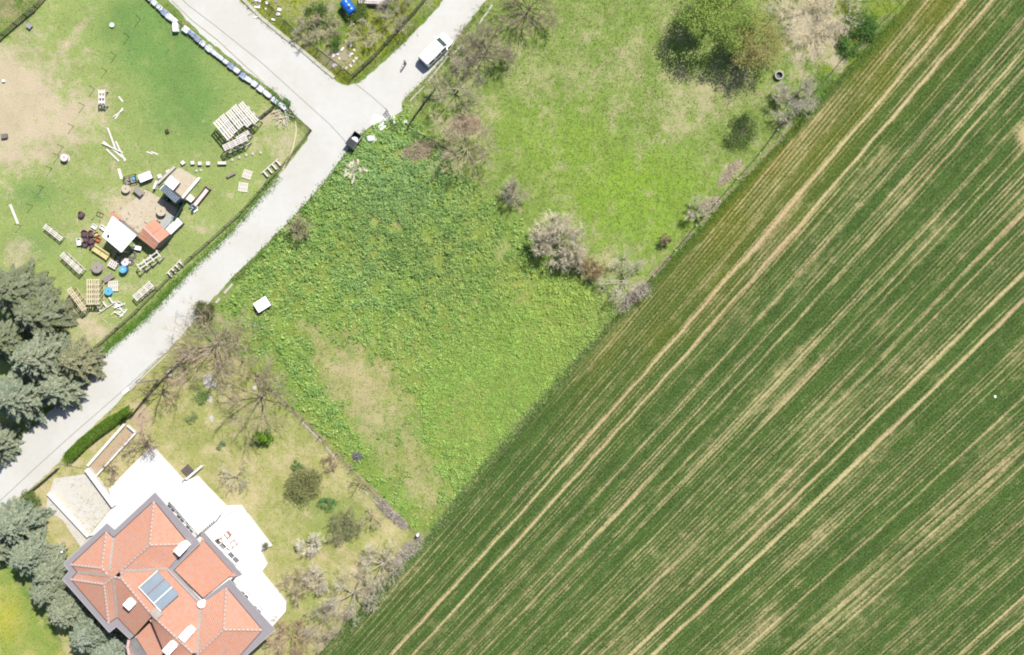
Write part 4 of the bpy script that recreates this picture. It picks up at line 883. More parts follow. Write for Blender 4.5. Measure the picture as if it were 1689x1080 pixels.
# tile-roofed shed
t = thing('tile_shed', 'shed with a two-pitched terracotta sheet roof', 'shed', W(254, 386, 2.2) * Vector((1, 1, 0)) if False else Vector((W(254, 386, 2.2).x, W(254, 386, 2.2).y, 0)))
o_ = Vector((t.location.x, t.location.y, 0)); q = [W(*p) - o_ for p in ((255, 361, 2.25), (280, 386, 2.25), (263, 400, 2.6), (236, 374.5, 2.6), (254, 411, 2.2), (228, 391, 2.2))]
def slab(name, pts, mat, th=.06, par=None):
    n = len(pts); v = [p for p in pts] + [p - Vector((0, 0, th)) for p in pts]
    return MB().add(v, [tuple(range(n)), tuple(reversed(range(n, 2 * n)))] + [(i, (i + 1) % n, n + (i + 1) % n, n + i) for i in range(n)]).build(name, mat, par)
for k in range(2):
    A, B = (q[0].lerp(q[1], k / 2), q[0].lerp(q[1], (k + 1) / 2)), (q[3].lerp(q[2], k / 2), q[3].lerp(q[2], (k + 1) / 2)); gp_ = Vector((.02, -.02, 0)) * k
    slab('roof_sheet', [A[0] + gp_, A[1], B[1], B[0] + gp_], m_terra, .06, t)
for k in range(3):
    f0, f1 = k / 3 + .012, (k + 1) / 3; A, B = q[3].lerp(q[5], f0), q[3].lerp(q[5], f1); C, D_ = q[2].lerp(q[4], f1), q[2].lerp(q[4], f0)
    slab('roof_sheet', [v - Vector((0, 0, .05 * k)) for v in (A, B, C, D_)], m_terra, .05, t)
MB().beam(q[3] + Vector((0, 0, .05)), q[2] + Vector((0, 0, .05)), .2, .06).build('ridge_cap', m_pinkp, t)
for p in (q[0], q[1], q[4], q[5]): MB().box((p.x * .9, p.y * .9, p.z / 2 - .05), (.1, .1, p.z - .1)).build('post', m_dkwood, t)
MB().beam(Vector((q[1].x * .9, q[1].y * .9, 1.0)), Vector((q[4].x * .9, q[4].y * .9, 1.0)), .06, 2.0).build('side_wall', m_palg, t)
# kiosk: corrugated blue-grey roof, low walls, white fridge, sandy floor
MB().prism([W(x, y)[:2] for x, y in ((196, 352), (240, 312), (262, 325), (296, 346), (280, 372), (246, 376), (224, 386))], -.02, .03).build('yard_slab', m_sand, kind='structure')
MB().prism([W(x, y)[:2] for x, y in ((278, 286), (296, 276), (330, 296), (303, 328), (270, 310))], -.02, .05).build('kiosk_floor', m_sand, kind='structure')
kc = Vector((W(281, 322).x, W(281, 322).y, 0)); t = thing('kiosk', 'navy kiosk with a corrugated blue-grey roof beside the sandy floor', 'kiosk', kc)
kq = [W(x, y, z) - kc for x, y, z in ((268, 303, 3.0), (299, 328, 3.0), (290.5, 336, 2.8), (261.5, 310, 2.8))]
m_corr = M('blue_grey_sheet', (176, 192, 202), .45, .12, 3, metal=.2)
slab('roof_frame', kq, m_navy, .08, t)
for k in range(9):
    A = kq[0].lerp(kq[1], .12 + (k + .1) * .092); B = kq[0].lerp(kq[1], .12 + (k + .85) * .092); C = kq[3].lerp(kq[2], .12 + (k + .85) * .092); D_ = kq[3].lerp(kq[2], .12 + (k + .1) * .092)
    slab('roof_sheet', [v + Vector((0, 0, .05)) for v in (A, B, C, D_)], m_corr, .03, t)
MB().beam(kq[0].lerp(kq[1], .08) + Vector((0, 0, .04)), kq[3].lerp(kq[2], .08) + Vector((0, 0, .04)), .12, .06).build('roof_trim', m_wpl, t)
for i, j in ((0, 1), (1, 2), (2, 3), (3, 0)):
    A, B = kq[i] * .95, kq[j] * .95; MB().beam(Vector((A.x, A.y, 1.35)), Vector((B.x, B.y, 1.35)), .06, 2.7).build('wall_panel', m_navy, t)
def lowwall(p, q, h, wd, label, mat, name='low_wall'):
    A = W(*p); B = W(*q); c = (A + B) / 2
    MB().box((0, 0, h / 2), ((B - A).length, wd, h)).build(name, mat, label=label, cat='low wall', loc=(c.x, c.y, 0), rz=math.atan2((B - A).y, (B - A).x), group='low walls of the kiosk court')
lowwall((290, 276), (262, 303), .55, .3, 'pale low wall along the upper left of the kiosk court', m_stone)
lowwall((331, 294), (303, 327), .6, .26, 'white low wall along the right of the kiosk court', m_wpl)
lowwall((262, 300), (257, 312), .9, .22, 'white low wall stub at the kiosk corner', m_wpl)
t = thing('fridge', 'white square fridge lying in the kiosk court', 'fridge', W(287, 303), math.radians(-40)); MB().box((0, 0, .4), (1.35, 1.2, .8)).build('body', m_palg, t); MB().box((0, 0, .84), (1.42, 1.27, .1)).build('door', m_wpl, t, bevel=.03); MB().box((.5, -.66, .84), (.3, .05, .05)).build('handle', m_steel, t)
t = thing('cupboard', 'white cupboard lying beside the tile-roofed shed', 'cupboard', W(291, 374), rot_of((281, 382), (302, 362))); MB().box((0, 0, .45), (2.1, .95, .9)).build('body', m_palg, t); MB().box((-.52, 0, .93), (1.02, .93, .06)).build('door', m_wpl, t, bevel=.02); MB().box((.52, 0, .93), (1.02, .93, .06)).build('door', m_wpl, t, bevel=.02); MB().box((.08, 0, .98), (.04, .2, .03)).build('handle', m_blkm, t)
t = thing('ramp', 'grey-blue ramp board beside the spool on the sandy floor', 'ramp', W(277, 364), rot_of((266, 372), (284, 352))); MB().box((0, 0, .12), (2.0, .9, .08), tilt=(0, .06)).build('board', m_gdeck, t); MB().box((-.9, 0, .05), (.1, .9, .1)).build('bearer', m_dkwood, t)
t = thing('green_screen', 'dark green sheet screen between the kiosk and the cupboard', 'screen', W(297, 349), rot_of((288, 366), (303, 338))); MB().box((0, 0, .7), (2.4, .06, 1.4), tilt=(.5, 0)).build('sheet', m_green, t); MB().box((-1.1, .3, .6), (.06, .06, 1.2)).build('post', m_blkm, t); MB().box((1.1, .3, .6), (.06, .06, 1.2)).build('post', m_blkm, t)
t = thing('trough', 'long wooden trough right of the kiosk court', 'trough', W(334, 325), rot_of((322, 340), (346, 310)))
for y in (-.32, .32): MB().box((0, y, .35), (2.9, .06, .7)).build('side', m_dkwood, t)
for x in (-1.42, 1.42): MB().box((x, 0, .35), (.06, .58, .7)).build('end', m_palg, t)
MB().box((0, 0, .3), (2.78, .58, .06)).build('bottom', m_pinkw, t)
t = thing('side_table', 'small white square table right of the kiosk', 'table', W(317, 328), math.radians(-40)); MB().box((0, 0, .7), (.75, .75, .06)).build('tabletop', m_wpl, t)
for x in (-.3, .3):
    for y in (-.3, .3): MB().box((x, y, .33), (.05, .05, .66)).build('leg', m_blkm, t)
def heap(px, py, n, r, label, mats, Lm=(.3, .9), name='scrap_heap', cat='scrap heap', h=.35, part='board', wd=(.05, .18)):
    t = thing(name, label, cat, W(px, py))
    for k in range(n):
        a_ = random.uniform(0, 6.28); rr_ = r * math.sqrt(random.random()); L_ = random.uniform(*Lm)
        MB().box((0, 0, 0), (L_, random.uniform(*wd), .04)).build(part, random.choice(mats), t, loc=(rr_ * math.cos(a_), rr_ * math.sin(a_), .04 + random.random() * h)).rotation_euler = (random.uniform(-.2, .2), random.uniform(-.25, .25), random.uniform(0, 3.14))
heap(199, 509, 22, .9, 'heap of whitish wood offcuts by the lane verge', [m_pal, m_wpl], (.4, 1.2))
heap(466, 196, 26, 1.3, 'tangled heap of pale sticks and frames in the yard corner', [m_pal, m_paly], (.6, 1.6), wd=(.04, .09))
heap(320, 345, 12, .5, 'small heap of blue and white scrap right of the green screen', [m_wpl, m_cyan, m_blkm], (.2, .5), wd=(.1, .25))
heap(200, 425, 8, .9, 'dark scrap lying in the shade of the white roof', [m_palg, m_dkwood], (.4, .9))
heap(585, 281, 34, 1.15, 'heap of discarded boards and pale panels on the verge below the skip', [m_pal, m_stone, m_palg, m_paly], (.8, 1.9), wd=(.12, .45))
heap(176, 522, 7, 1.3, 'few yellow sticks scattered on the grass by the verge', [m_paly, m_yel], (.5, 1.2), h=.02, wd=(.05, .1))
heap(566, 90, 26, 1.8, 'scatter of rubble and broken pale blocks in the triangular plot', [m_stone, m_pal, m_pinkw, m_palg], (.25, .6), h=.12, part='block', wd=(.2, .4), name='rubble_heap', cat='rubble')
heap(440, 12, 22, 1.9, 'whitish litter dumped along the upper fence of the triangular plot', [m_wpl, m_stone, m_palg], (.2, .5), h=.15, part='scrap', wd=(.15, .35), name='litter_heap', cat='litter')
# tyres
for x, y, r_, lab in ((219, 420, .42, 'grey tyre lying in the shade below the white roof, larger one'), (216, 432, .33, 'grey tyre lying beside the pinkish round table, smaller one')):
    t = thing('tyre', lab, 'tyre', W(x, y), 0, 'old tyres in the shade'); MB().torus(r_, .13, (0, 0, .1), 22, 8, .8).build('tread', m_rubber, t, smooth=True); MB().torus(r_ - .12, .03, (0, 0, .16), 18, 5).build('bead', m_blkm, t)
t = thing('table_board', 'white board table standing in the shade between the sheds', 'table', W(228, 409), math.radians(-12)); MB().box((0, 0, .6), (1.15, .5, .05)).build('tabletop', m_wpl, t)
for x in (-.5, .5): MB().box((x, 0, .28), (.06, .4, .56)).build('leg', m_palg, t)
t = thing('folding_frame', 'small dark folding stool frame lying on the grass above the maroon chairs', 'stool', W(165, 354), math.radians(-20))
for y in (-.25, .25): MB().box((0, y, .06), (.9, .05, .05)).build('side_bar', m_blkm, t)
for x in (-.4, 0, .4): MB().box((x, 0, .07), (.05, .5, .04)).build('crossbar', m_blkm, t)
t = thing('feed_box', 'small dark grey box alone on the bare soil', 'box', W(9, 225), math.radians(8)); MB().box((0, 0, .2), (.7, .5, .4)).build('body', m_rubber, t); MB().box((0, 0, .43), (.76, .56, .06)).build('lid', m_rubber, t)
t = thing('wire_basket', 'grey wire basket by the upper left fence', 'basket', W(50, 44), math.radians(-40)); MB().box((0, 0, .2), (.6, .5, .4)).build('body', m_rubber, t); MB().box((0, 0, .42), (.66, .56, .05)).build('rim', m_steel, t)
MB().lathe([(.0001, 0), (.14, .05), (.2, .2), (.14, .35), (.0001, .4)], 14).build('ball', m_wpl, label='small white ball on the bare soil at the left edge', cat='ball', loc=W(7, 134))
MB().lathe([(.2, 0), (.26, .3), (.28, .3), (.28, .34), (.2, .34)], 14).build('bucket', m_wpl, label='white bucket on the lawn near the first stake', cat='bucket', loc=W(186, 42))
# white hose over the corner of the yard
m = MB(); hp = [(487, 200), (489, 215), (486, 232), (483, 246), (478, 258), (471, 270), (466, 280)]
for p, q_ in zip(hp[:-1], hp[1:]): m.beam(W(*p, .08), W(*q_, .08), .14, .1)
m.build('hose', m_paly, label='pale thick hose curving along the corner of the yard', cat='hose')
# wrapped bales along the upper fence
bl = [(247, -3), (256, 6), (265, 14), (273, 22), (281, 29), (289, 35), (308, 50), (318, 57), (327, 65), (336, 73), (346, 81), (355, 88), (364, 95), (373, 102), (383, 110), (392, 117), (402, 126), (411, 132), (421, 139), (431, 147), (442, 156), (455, 167), (467, 176)]
m_bag = M('white_wrap', (252, 252, 255), .5, .05, 3, c2=(226, 232, 246), k=1.9); m_bag2 = M('bluish_wrap', (206, 218, 240), .5, .08, 3, c2=(150, 170, 215))
for k, (x, y) in enumerate(bl):
    b0 = bl[max(0, k - 1)]; b1 = bl[min(len(bl) - 1, k + 1)]
    if k == 5: b1 = bl[5]
    if k == 6: b0 = bl[6]
    rz = rot_of(b0, b1); L_ = random.uniform(.78, 1.0) * (1.25 if k > 19 else 1); w_ = random.uniform(.55, .75)
    bm = bmesh.new(); bmesh.ops.create_cube(bm, size=1.0); bmesh.ops.subdivide_edges(bm, edges=bm.edges[:], cuts=3, use_grid_fill=True)
    for v in bm.verts:
        d_ = v.co.normalized() * .62; v.co = v.co.lerp(d_, .35); v.co.x *= L_; v.co.y *= w_; v.co.z = (v.co.z + .5) * .55
        v.co += Vector((random.uniform(-.03, .03), random.uniform(-.03, .03), random.uniform(-.03, .03) if v.co.z > .1 else 0))
    me = bpy.data.meshes.new('sack'); bm.to_mesh(me); bm.free(); me.materials.append(m_bag2 if k in (3, 7, 8, 14, 16) else m_bag)
    cnt = ['first', 'second', 'third', 'fourth', 'fifth', 'sixth', 'seventh', 'eighth', 'ninth', 'tenth', 'eleventh', 'twelfth', 'thirteenth', 'fourteenth', 'fifteenth', 'sixteenth', 'seventeenth', 'eighteenth', 'nineteenth', 'twentieth', 'third last', 'second last', 'last'][k]
    o = link('sack', me, label='white wrapped sack, %s from the top of the row along the lane fence' % cnt, cat='sack', group='row of white wrapped sacks', loc=W(x, y), rz=rz)
t = thing('white_box', 'upright white box beside the gap in the row of sacks', 'box', W(292, 47), math.radians(3)); MB().box((0, 0, .35), (.62, 1.0, .7)).build('body', m_wpl, t); MB().box((0, 0, .73), (.68, 1.06, .06)).build('lid', m_wpl, t)

# chips and scraps trodden into the ground round the sheds
g = np.random.default_rng(5); n = 420; ang_ = g.random(n) * 6.283; rr_ = np.abs(g.normal(0, 62, n)); cx_ = 225 + np.cos(ang_) * rr_ * 1.25; cy_ = 375 + np.sin(ang_) * rr_ * 1.35
k_ = ~pip(cx_, cy_, ROAD_L + ROAD_R + ROAD_T) & pip(cx_, cy_, YARD); cx_, cy_ = cx_[k_], cy_[k_]; n = len(cx_)
P0 = np.stack([(cx_ - CX) / S, -(cy_ - CY) / S, np.full(n, .04)], 1); az_ = g.random(n) * 6.283; L_ = .06 + .22 * g.random(n) ** 2; d_ = np.stack([np.cos(az_) * L_, np.sin(az_) * L_, np.zeros(n)], 1)
V, F = tubes(np.concatenate([P0 - d_, P0 + d_, np.full((n, 2), .035)], 1), 4); cs_ = np.where(g.random((n, 1)) < .75, np.array([alb(240, 228, 206)]), np.array([alb(110, 100, 92)])) * (.8 + .4 * g.random((n, 1)))
link('wood_chips', fastmesh('wood_chips', V, F, MV('chip_wood', .9), np.repeat(cs_, 8, 0)), label='pale chips and scraps trodden into the yard round the sheds', cat='wood chips', kind='stuff')
# ------------------------------------------------------------------ kerbs and fences
m_kerb = M('kerb_concrete', (228, 226, 206), .9, .08, 2, c2=(212, 210, 188))
m_wire = M('fence_wire', (120, 120, 114), .6, .1, 3, metal=.2)
m_post = M('concrete_post', (214, 212, 202), .9, .08, 3)
m_dpost = M('dark_fence_post', (84, 76, 66), .8, .12, 3)
def kerb(pts, label, w_=.16, h=.14, L0=1.0, miss=0.0, mat=None):
    o_ = W(*pts[0]); t = thing('kerb', label, 'kerb', o_, 0, 'kerb lines')
    for p, q in zip(pts[:-1], pts[1:]):
        A = W(*p) - o_; B = W(*q) - o_; L = (B - A).length; n = max(1, round(L / L0)); rz = math.atan2((B - A).y, (B - A).x)
        for k in range(n):
            if random.random() < miss: continue
            c = A.lerp(B, (k + .5) / n); slat_obj(t, 'kerb_stone', (round(L / n - .02, 2), w_, h), (c.x, c.y, h / 2 + random.uniform(-.01, .01)), mat or m_kerb, rz + random.uniform(-.015, .015))
kerb([(391, -12), (432, 30), (470, 61), (502, 86), (530, 110), (552, 128)], 'pale kerb along the foot of the triangular plot', .42, .16, 1.1)
kerb([(284, 0), (316, 32), (360, 66), (405, 108), (436, 136)], 'thin pale kerb in the grass verge above the sacks', .12, .1, 1.2)
kerb([(812, 8), (790, 40), (762, 74), (747, 90)], 'white kerb beside the lane above the van', .2, .12, 1.0, .05)
kerb([(740, 92), (722, 114), (706, 134)], 'white kerb beside the lane behind the van', .2, .12, 1.0)
kerb([(700, 142), (688, 154), (676, 167)], 'white kerb beside the lane nearest the junction', .16, .1, 1.0, .1)
kerb([(384, 468), (370, 484), (356, 500)], 'pale kerb stones on the lane edge by the evergreen bush', .26, .14, 1.0, .1)
kerb([(276, 584), (240, 618), (214, 644)], 'pale kerb between the lane and the bare bed by the lamp', .2, .12, 1.0)
kerb([(498, 696), (530, 728), (570, 774)], 'weathered grey kerb along the garden fence', .14, .08, 1.0, .35, m_stone)
kerb([(590, 800), (625, 832), (650, 858)], 'weathered grey kerb at the lower end of the garden fence', .14, .08, 1.0, .4, m_stone)
def fence(pts, label, h=1.5, every=2.6, post=None, wires=5, pw=.09, vert=.4, group='wire fences', rail=False, wr=.016, name='wire_fence', cat='fence', cap=None):
    o_ = W(*pts[0]); t = thing(name, label, cat, o_, 0, group); segs = []; post = post or m_post
    for p, q in zip(pts[:-1], pts[1:]):
        A = W(*p) - o_; B = W(*q) - o_; L = (B - A).length; n = max(1, round(L / every)); d = (B - A) / L
        for k in range(n + (1 if (p, q) == (pts[-2], pts[-1]) else 0)):
            c = A + d * (L * k / n); slat_obj(t, 'post', (pw, pw, h + .12), (c.x, c.y, (h + .12) / 2), post, math.atan2(d.y, d.x))
            if cap: slat_obj(t, 'post_top', (pw * 1.6, pw * 1.6, .06), (c.x, c.y, h + .15), cap, math.atan2(d.y, d.x))
        for k in range(wires): segs.append([*(A + Vector((0, 0, .1 + (h - .1) * k / max(1, wires - 1)))), *(B + Vector((0, 0, .1 + (h - .1) * k / max(1, wires - 1)))), wr, wr])
        for k in range(int(L / vert)):
            c = A + d * ((k + .5) * vert); segs.append([c.x - d.x * .2, c.y - d.y * .2, .1, c.x + d.x * .2, c.y + d.y * .2, h, wr * .7, wr * .7]); segs.append([c.x + d.x * .2, c.y + d.y * .2, .1, c.x - d.x * .2, c.y - d.y * .2, h, wr * .7, wr * .7])
    V, F = tubes(segs, 3); link('mesh_panel', fastmesh('mesh_panel', V, F, m_wire), t, kind='stuff')
    return t
fence([(236, -16), (300, 42), (372, 97), (430, 140), (484, 187), (514, 215)], 'wire fence behind the row of sacks along the upper lane', 1.3, 3.2, m_dpost, 6, .07, .35)
fence([(514, 216), (478, 262), (440, 305), (400, 350), (345, 400), (290, 448), (230, 510), (160, 572)], 'wire fence along the lower lane edge of the yard', 1.2, 3.2, m_dpost, 5, .07, .4)
fence([(452, 178), (424, 200), (410, 214)], 'short dark rail fence from the sacks to the stepped block', 1.0, 1.6, m_dkwood, 4, .1, .2, wr=.03)
fence([(432, -6), (470, 36), (505, 68), (545, 98), (582, 127)], 'grey mesh fence on the lane side of the triangular plot', 1.5, 2.4, m_post, 7, .08, .25)
fence([(582, 127), (620, 92), (655, 54), (690, 15), (716, -16)], 'grey mesh fence on the van side of the triangular plot', 1.5, 2.4, m_post, 7, .08, .25, wr=.02)
fence([(92, -20), (62, 14), (28, 42), (-12, 78)], 'dark fence cutting off the top left corner plot', 1.3, 1.8, m_dkwood, 5, .1, .3, wr=.03)
fence([(718, 148), (700, 172), (684, 194), (673, 212)], 'dark timber fence beside the junction', 1.2, 1.6, m_dkwood, 3, .12, .25, wr=.045)
fence([(673, 212), (700, 226), (728, 240), (760, 262)], 'dark wire fence running into the weeds from the junction', 1.2, 2.2, m_dkwood, 4, .09, .4, wr=.025)
fence([(638, 182), (648, 200), (652, 212)], 'dark short fence at the cement patch', 1.1, 1.2, m_dkwood, 3, .08, .25, wr=.035)
fence([(1025, 513), (1076, 455), (1112, 414), (1146, 373), (1178, 337), (1213, 297), (1250, 255), (1279, 217), (1305, 186)], 'long dark wire fence with pale post tops between meadow and crop field', 1.3, 3.6, m_dpost, 7, .1, .18, wr=.024, cap=m_post)
fence([(402, 596), (450, 644), (500, 692), (556, 748), (604, 800), (648, 846), (692, 884)], 'thin wire fence between the garden and the weed plot', 1.2, 3.4, m_dpost, 3, .07, 1.2, wr=.007)
fence([(98, 772), (70, 796), (42, 818)], 'black iron fence by the driveway mouth', 1.1, 1.3, m_blkm, 4, .07, .14, wr=.022, name='iron_fence')
fence([(220, 684), (262, 634), (300, 596), (322, 572)], 'dark fence between the hedge bed and the garden', 1.1, 2.4, m_blkm, 5, .08, .2, wr=.022, name='iron_fence')
fence([(1300, 196), (1345, 150), (1390, 96), (1440, 50), (1490, 0)], 'sagging wire fence along the rough corner beside the field', 1.0, 3.6, m_dpost, 3, .08, .7)
# ------------------------------------------------------------------ van
m_van, _nt, _b = _mat('van_paint', .3, 0, .5); _b.inputs['Base Color'].default_value = (.78, .78, .78, 1); _b.inputs['Coat Weight'].default_value = .4
m_trim = M('black_trim', (60, 60, 62), .6, .05, 3); m_vglass, _nt, _b = _mat('tinted_glass', .06, 0, .5); _b.inputs['Base Color'].default_value = (.03, .05, .055, 1)
m_lamp = M('lamp_lens', (235, 235, 235), .2, .03, 4); m_rlamp = M('red_lamp_lens', (190, 40, 30), .25, .05, 4)
vc = W(719.5, 84.5); van = thing('van', 'white panel van parked on the lane, nose pointing up the lane', 'van', vc, math.atan2(44, 43.5))
prof = [(-2.25, .35, .80, .86), (-2.28, .75, .84, .90), (-2.18, 1.15, .84, .88), (-1.95, 1.78, .70, .76), (-1.2, 1.86, .70, .78), (0.55, 1.86, .70, .78), (1.0, 1.72, .68, .76)]
# cross-sections along the length: x, sill half width, shoulder half width, shoulder height, roof half width, roof height
sec = [(-2.28, .74, .84, 1.0, .66, 1.45), (-2.16, .82, .91, 1.05, .72, 1.76), (-1.8, .86, .93, 1.05, .75, 1.84), (-.6, .88, .94, 1.05, .77, 1.87), (.5, .88, .94, 1.05, .76, 1.84), (.78, .88, .94, 1.06, .73, 1.74), (1.5, .88, .92, 1.04, .74, 1.10), (2.05, .84, .87, .88, .66, .94), (2.3, .70, .74, .70, .54, .76)]
vs_ = []; 
for x, ws, wh, zh, wr_, zr in sec:
    vs_ += [(x, -ws, .28), (x, -wh, .6), (x, -wh, zh), (x, -wr_, zr - .06), (x, -wr_ * .8, zr), (x, 0, zr + .025), (x, wr_ * .8, zr), (x, wr_, zr - .06), (x, wh, zh), (x, wh, .6), (x, ws, .28)]
n = 11; fs_ = [(i * n + j, i * n + j + 1, (i + 1) * n + j + 1, (i + 1) * n + j) for i in range(len(sec) - 1) for j in range(n - 1)] + [(i * n + n - 1, i * n, (i + 1) * n, (i + 1) * n + n - 1) for i in range(len(sec) - 1)] + [tuple(range(n)), tuple(reversed(range((len(sec) - 1) * n, len(sec) * n)))]
MB().add(vs_, fs_).build('body', m_van, van, smooth=False)
def quad(name, pts, mat, par, th=.02):
    return slab(name, [Vector(p) for p in pts], mat, th, par)
quad('windscreen', [(.80, -.66, 1.775), (.80, .66, 1.775), (1.42, .70, 1.235), (1.42, -.70, 1.235)], m_vglass, van)
MB().beam((1.40, -.5, 1.27), (.95, -.1, 1.66), .02, .02).build('wiper', m_trim, van); MB().beam((1.40, .3, 1.27), (.95, .55, 1.66), .02, .02).build('wiper', m_trim, van)
quad('rear_window', [(-2.185, -.62, 1.70), (-2.185, .62, 1.70), (-2.30, .70, 1.15), (-2.30, -.70, 1.15)], m_vglass, van, .03)
for sgn in (-1, 1):
    for x0, x1 in ((-1.9, -1.0), (-.85, .05), (.2, 1.05)):
        MB().add([(x0, sgn * .945, 1.12), (x1, sgn * .945, 1.12), (x1 - .03, sgn * .80, 1.62), (x0 + .03, sgn * .80, 1.62), (x0, sgn * .90, 1.12), (x1, sgn * .90, 1.12), (x1 - .03, sgn * .76, 1.62), (x0 + .03, sgn * .76, 1.62)], [(0, 1, 2, 3), (7, 6, 5, 4), (0, 4, 5, 1), (1, 5, 6, 2), (2, 6, 7, 3), (3, 7, 4, 0)]).build('side_window', m_vglass, van)
    mr = MB().box((1.0, sgn * 1.06, 1.15), (.14, .2, .16)).build('mirror', m_van, van)
    MB().box((2.2, sgn * .5, .66), (.14, .26, .12)).build('headlight', m_lamp, van); MB().box((-2.27, sgn * .76, 1.0), (.06, .12, .3)).build('tail_lamp', m_rlamp, van)
    for x in (-1.4, 1.45):
        wl = link('wheel', None, van, loc=(x, sgn * .82, .32)); MB().lathe([(.2, -.1), (.31, -.1), (.33, 0), (.31, .1), (.2, .1)], 20, axis='Y').build('tyre', m_trim, wl); MB().lathe([(.2, -.09), (.19, .09), (.05, .1)], 14, axis='Y').build('rim', m_steel, wl)
    MB().beam((-1.6, sgn * .60, 1.90), (.5, sgn * .60, 1.90), .05, .05).build('roof_rail', m_van, van)
MB().box((-2.30, 0, .42), (.12, 1.6, .2)).build('bumper', m_trim, van, bevel=.02); MB().box((2.28, 0, .42), (.14, 1.5, .2)).build('bumper', m_trim, van, bevel=.02)
MB().box((-2.32, 0, .8), (.03, .5, .12)).build('number_plate', m_lamp, van)
# ------------------------------------------------------------------ person
m_shirt = M('lilac_white_shirt', (226, 220, 236), .8, .08, 6); m_trou = M('dark_trousers', (62, 62, 84), .85, .1, 6); m_skin = M('skin', (206, 160, 130), .6, .05, 5); m_hair = M('dark_hair', (48, 40, 38), .7, .1, 20)
pp = W(669.3, 107); person = thing('person', 'person in a pale top and dark trousers standing on the lane behind the van', 'person', (pp.x, pp.y, .035), math.radians(60))
J_ = [(0, 0, .92, .15, .12), (0, 0, 1.12, .14, .11), (0, 0, 1.36, .18, .12), (0, 0, 1.47, .07, .07), (0, .01, 1.60, .095, .11), (0, .01, 1.71, .07, .085),
      (-.10, 0, .86, .10, .10), (-.12, .02, .48, .07, .07), (-.13, 0, .09, .045, .05), (-.13, .16, .04, .045, .03), (.10, 0, .86, .10, .10), (.12, .02, .48, .07, .07), (.14, -.04, .09, .045, .05), (.14, .12, .04, .045, .03),
      (-.21, 0, 1.38, .065, .065), (-.28, .02, 1.12, .048, .048), (-.26, .16, .92, .035, .035), (.21, 0, 1.38, .065, .065), (.30, .0, 1.14, .048, .048), (.24, .20, 1.06, .035, .035)]
E_ = [(0, 1), (1, 2), (2, 3), (3, 4), (4, 5), (0, 6), (6, 7), (7, 8), (8, 9), (0, 10), (10, 11), (11, 12), (12, 13), (2, 14), (14, 15), (15, 16), (2, 17), (17, 18), (18, 19)]
for hx, hy, hz, sg in ((-.26, .16, .92, -1), (.24, .20, 1.06, 1)):
    b_ = 16 if sg < 0 else 19; n_ = len(J_); J_.append((hx, hy + .06, hz - .05 * (sg < 0), .036, .02)); E_.append((b_, n_)); pm = n_
    for k in range(4):
        J_.append((hx + (k - 1.5) * .022, hy + .13 - .006 * abs(k - 1.5), hz - .09 * (sg < 0) - .01, .009, .009)); E_.append((pm, len(J_) - 1)); J_.append((hx + (k - 1.5) * .024, hy + .155, hz - .12 * (sg < 0) - .04, .008, .008)); E_.append((len(J_) - 2, len(J_) - 1))
    J_.append((hx - sg * .05, hy + .07, hz - .03, .010, .010)); E_.append((pm, len(J_) - 1))
me = bpy.data.meshes.new('body'); me.from_pydata([j[:3] for j in J_], E_, []); tmp = bpy.data.objects.new('tmp_body', me); COL.objects.link(tmp)
md = tmp.modifiers.new('skin', 'SKIN'); md.use_smooth_shade = True
for i, sv in enumerate(me.skin_vertices[0].data): sv.radius = J_[i][3:5]; sv.use_root = (i == 0)
ms = tmp.modifiers.new('sub', 'SUBSURF'); ms.levels = 1; ms.render_levels = 1
dg = bpy.context.evaluated_depsgraph_get(); bme = bpy.data.meshes.new_from_object(tmp.evaluated_get(dg)); bpy.data.objects.remove(tmp)
bme.materials.clear()
for mt in (m_trou, m_shirt, m_skin, m_blkm): bme.materials.append(mt)
for p in bme.polygons:
    c = p.center
    p.material_index = 3 if c.z < .1 else (0 if c.z < .95 and abs(c.x) < .2 and c.y < .12 else (1 if c.z < 1.44 and abs(c.x) < .27 and not (c.z < 1.12 and c.y > .1) else 2))
bme.name = 'body'; link('body', bme, person)
MB().lathe([(.0001, .125), (.06, .11), (.10, .05), (.108, -.02), (.09, -.07)], 14, (0, -.015, 1.665)).build('hair', m_hair, person, smooth=True)
MB().box((0, .125, 1.63), (.025, .03, .045)).build('nose', m_skin, person, bevel=.006)
for sg in (-1, 1): MB().box((sg * .035, .108, 1.655), (.022, .012, .012)).build('eye', m_blkm, person); MB().box((sg * .10, .0, 1.63), (.02, .045, .06)).build('ear', m_skin, person, bevel=.006)
MB().box((0, .112, 1.575), (.05, .012, .012)).build('mouth', m_rlamp, person)
# ------------------------------------------------------------------ skip, tank, well, lamp posts, blue tank
m_skip = M('charcoal_skip', (66, 72, 74), .55, .1, 2); m_skipin = M('skip_lining', (44, 42, 44), .8, .1, 2)
t = thing('rubbish_skip', 'charcoal open rubbish skip half full of white bags at the junction', 'skip', W(585.5, 233), rot_of((577, 244), (593, 222)))
def skip_pt(x, y, z): return (x * (1 + .08 * (z > .5)), y * (1 + .1 * (z > .5)), z)
for y in (-.56, .56): MB().box((0, y, .62), (1.95, .06, 1.05)).build('side', m_skip, t)
for x in (-.98, .98): MB().box((x, 0, .62), (.06, 1.06, 1.05)).build('end', m_skip, t)
MB().box((0, 0, .14), (1.88, 1.04, .06)).build('floor', m_skipin, t)
for y in (-.58, .58): MB().box((0, y, 1.16), (2.06, .1, .07)).build('rim', m_steel, t)
MB().box((-.52, 0, 1.22), (1.0, 1.2, .05), tilt=(0, -.06)).build('lid', m_skip, t, bevel=.015)
for x in (-.8, .8):
    for y in (-.4, .4): MB().lathe([(.06, -.03), (.06, .03)], 10, (x, y, .06), 'Y').build('castor', m_rubber, t)
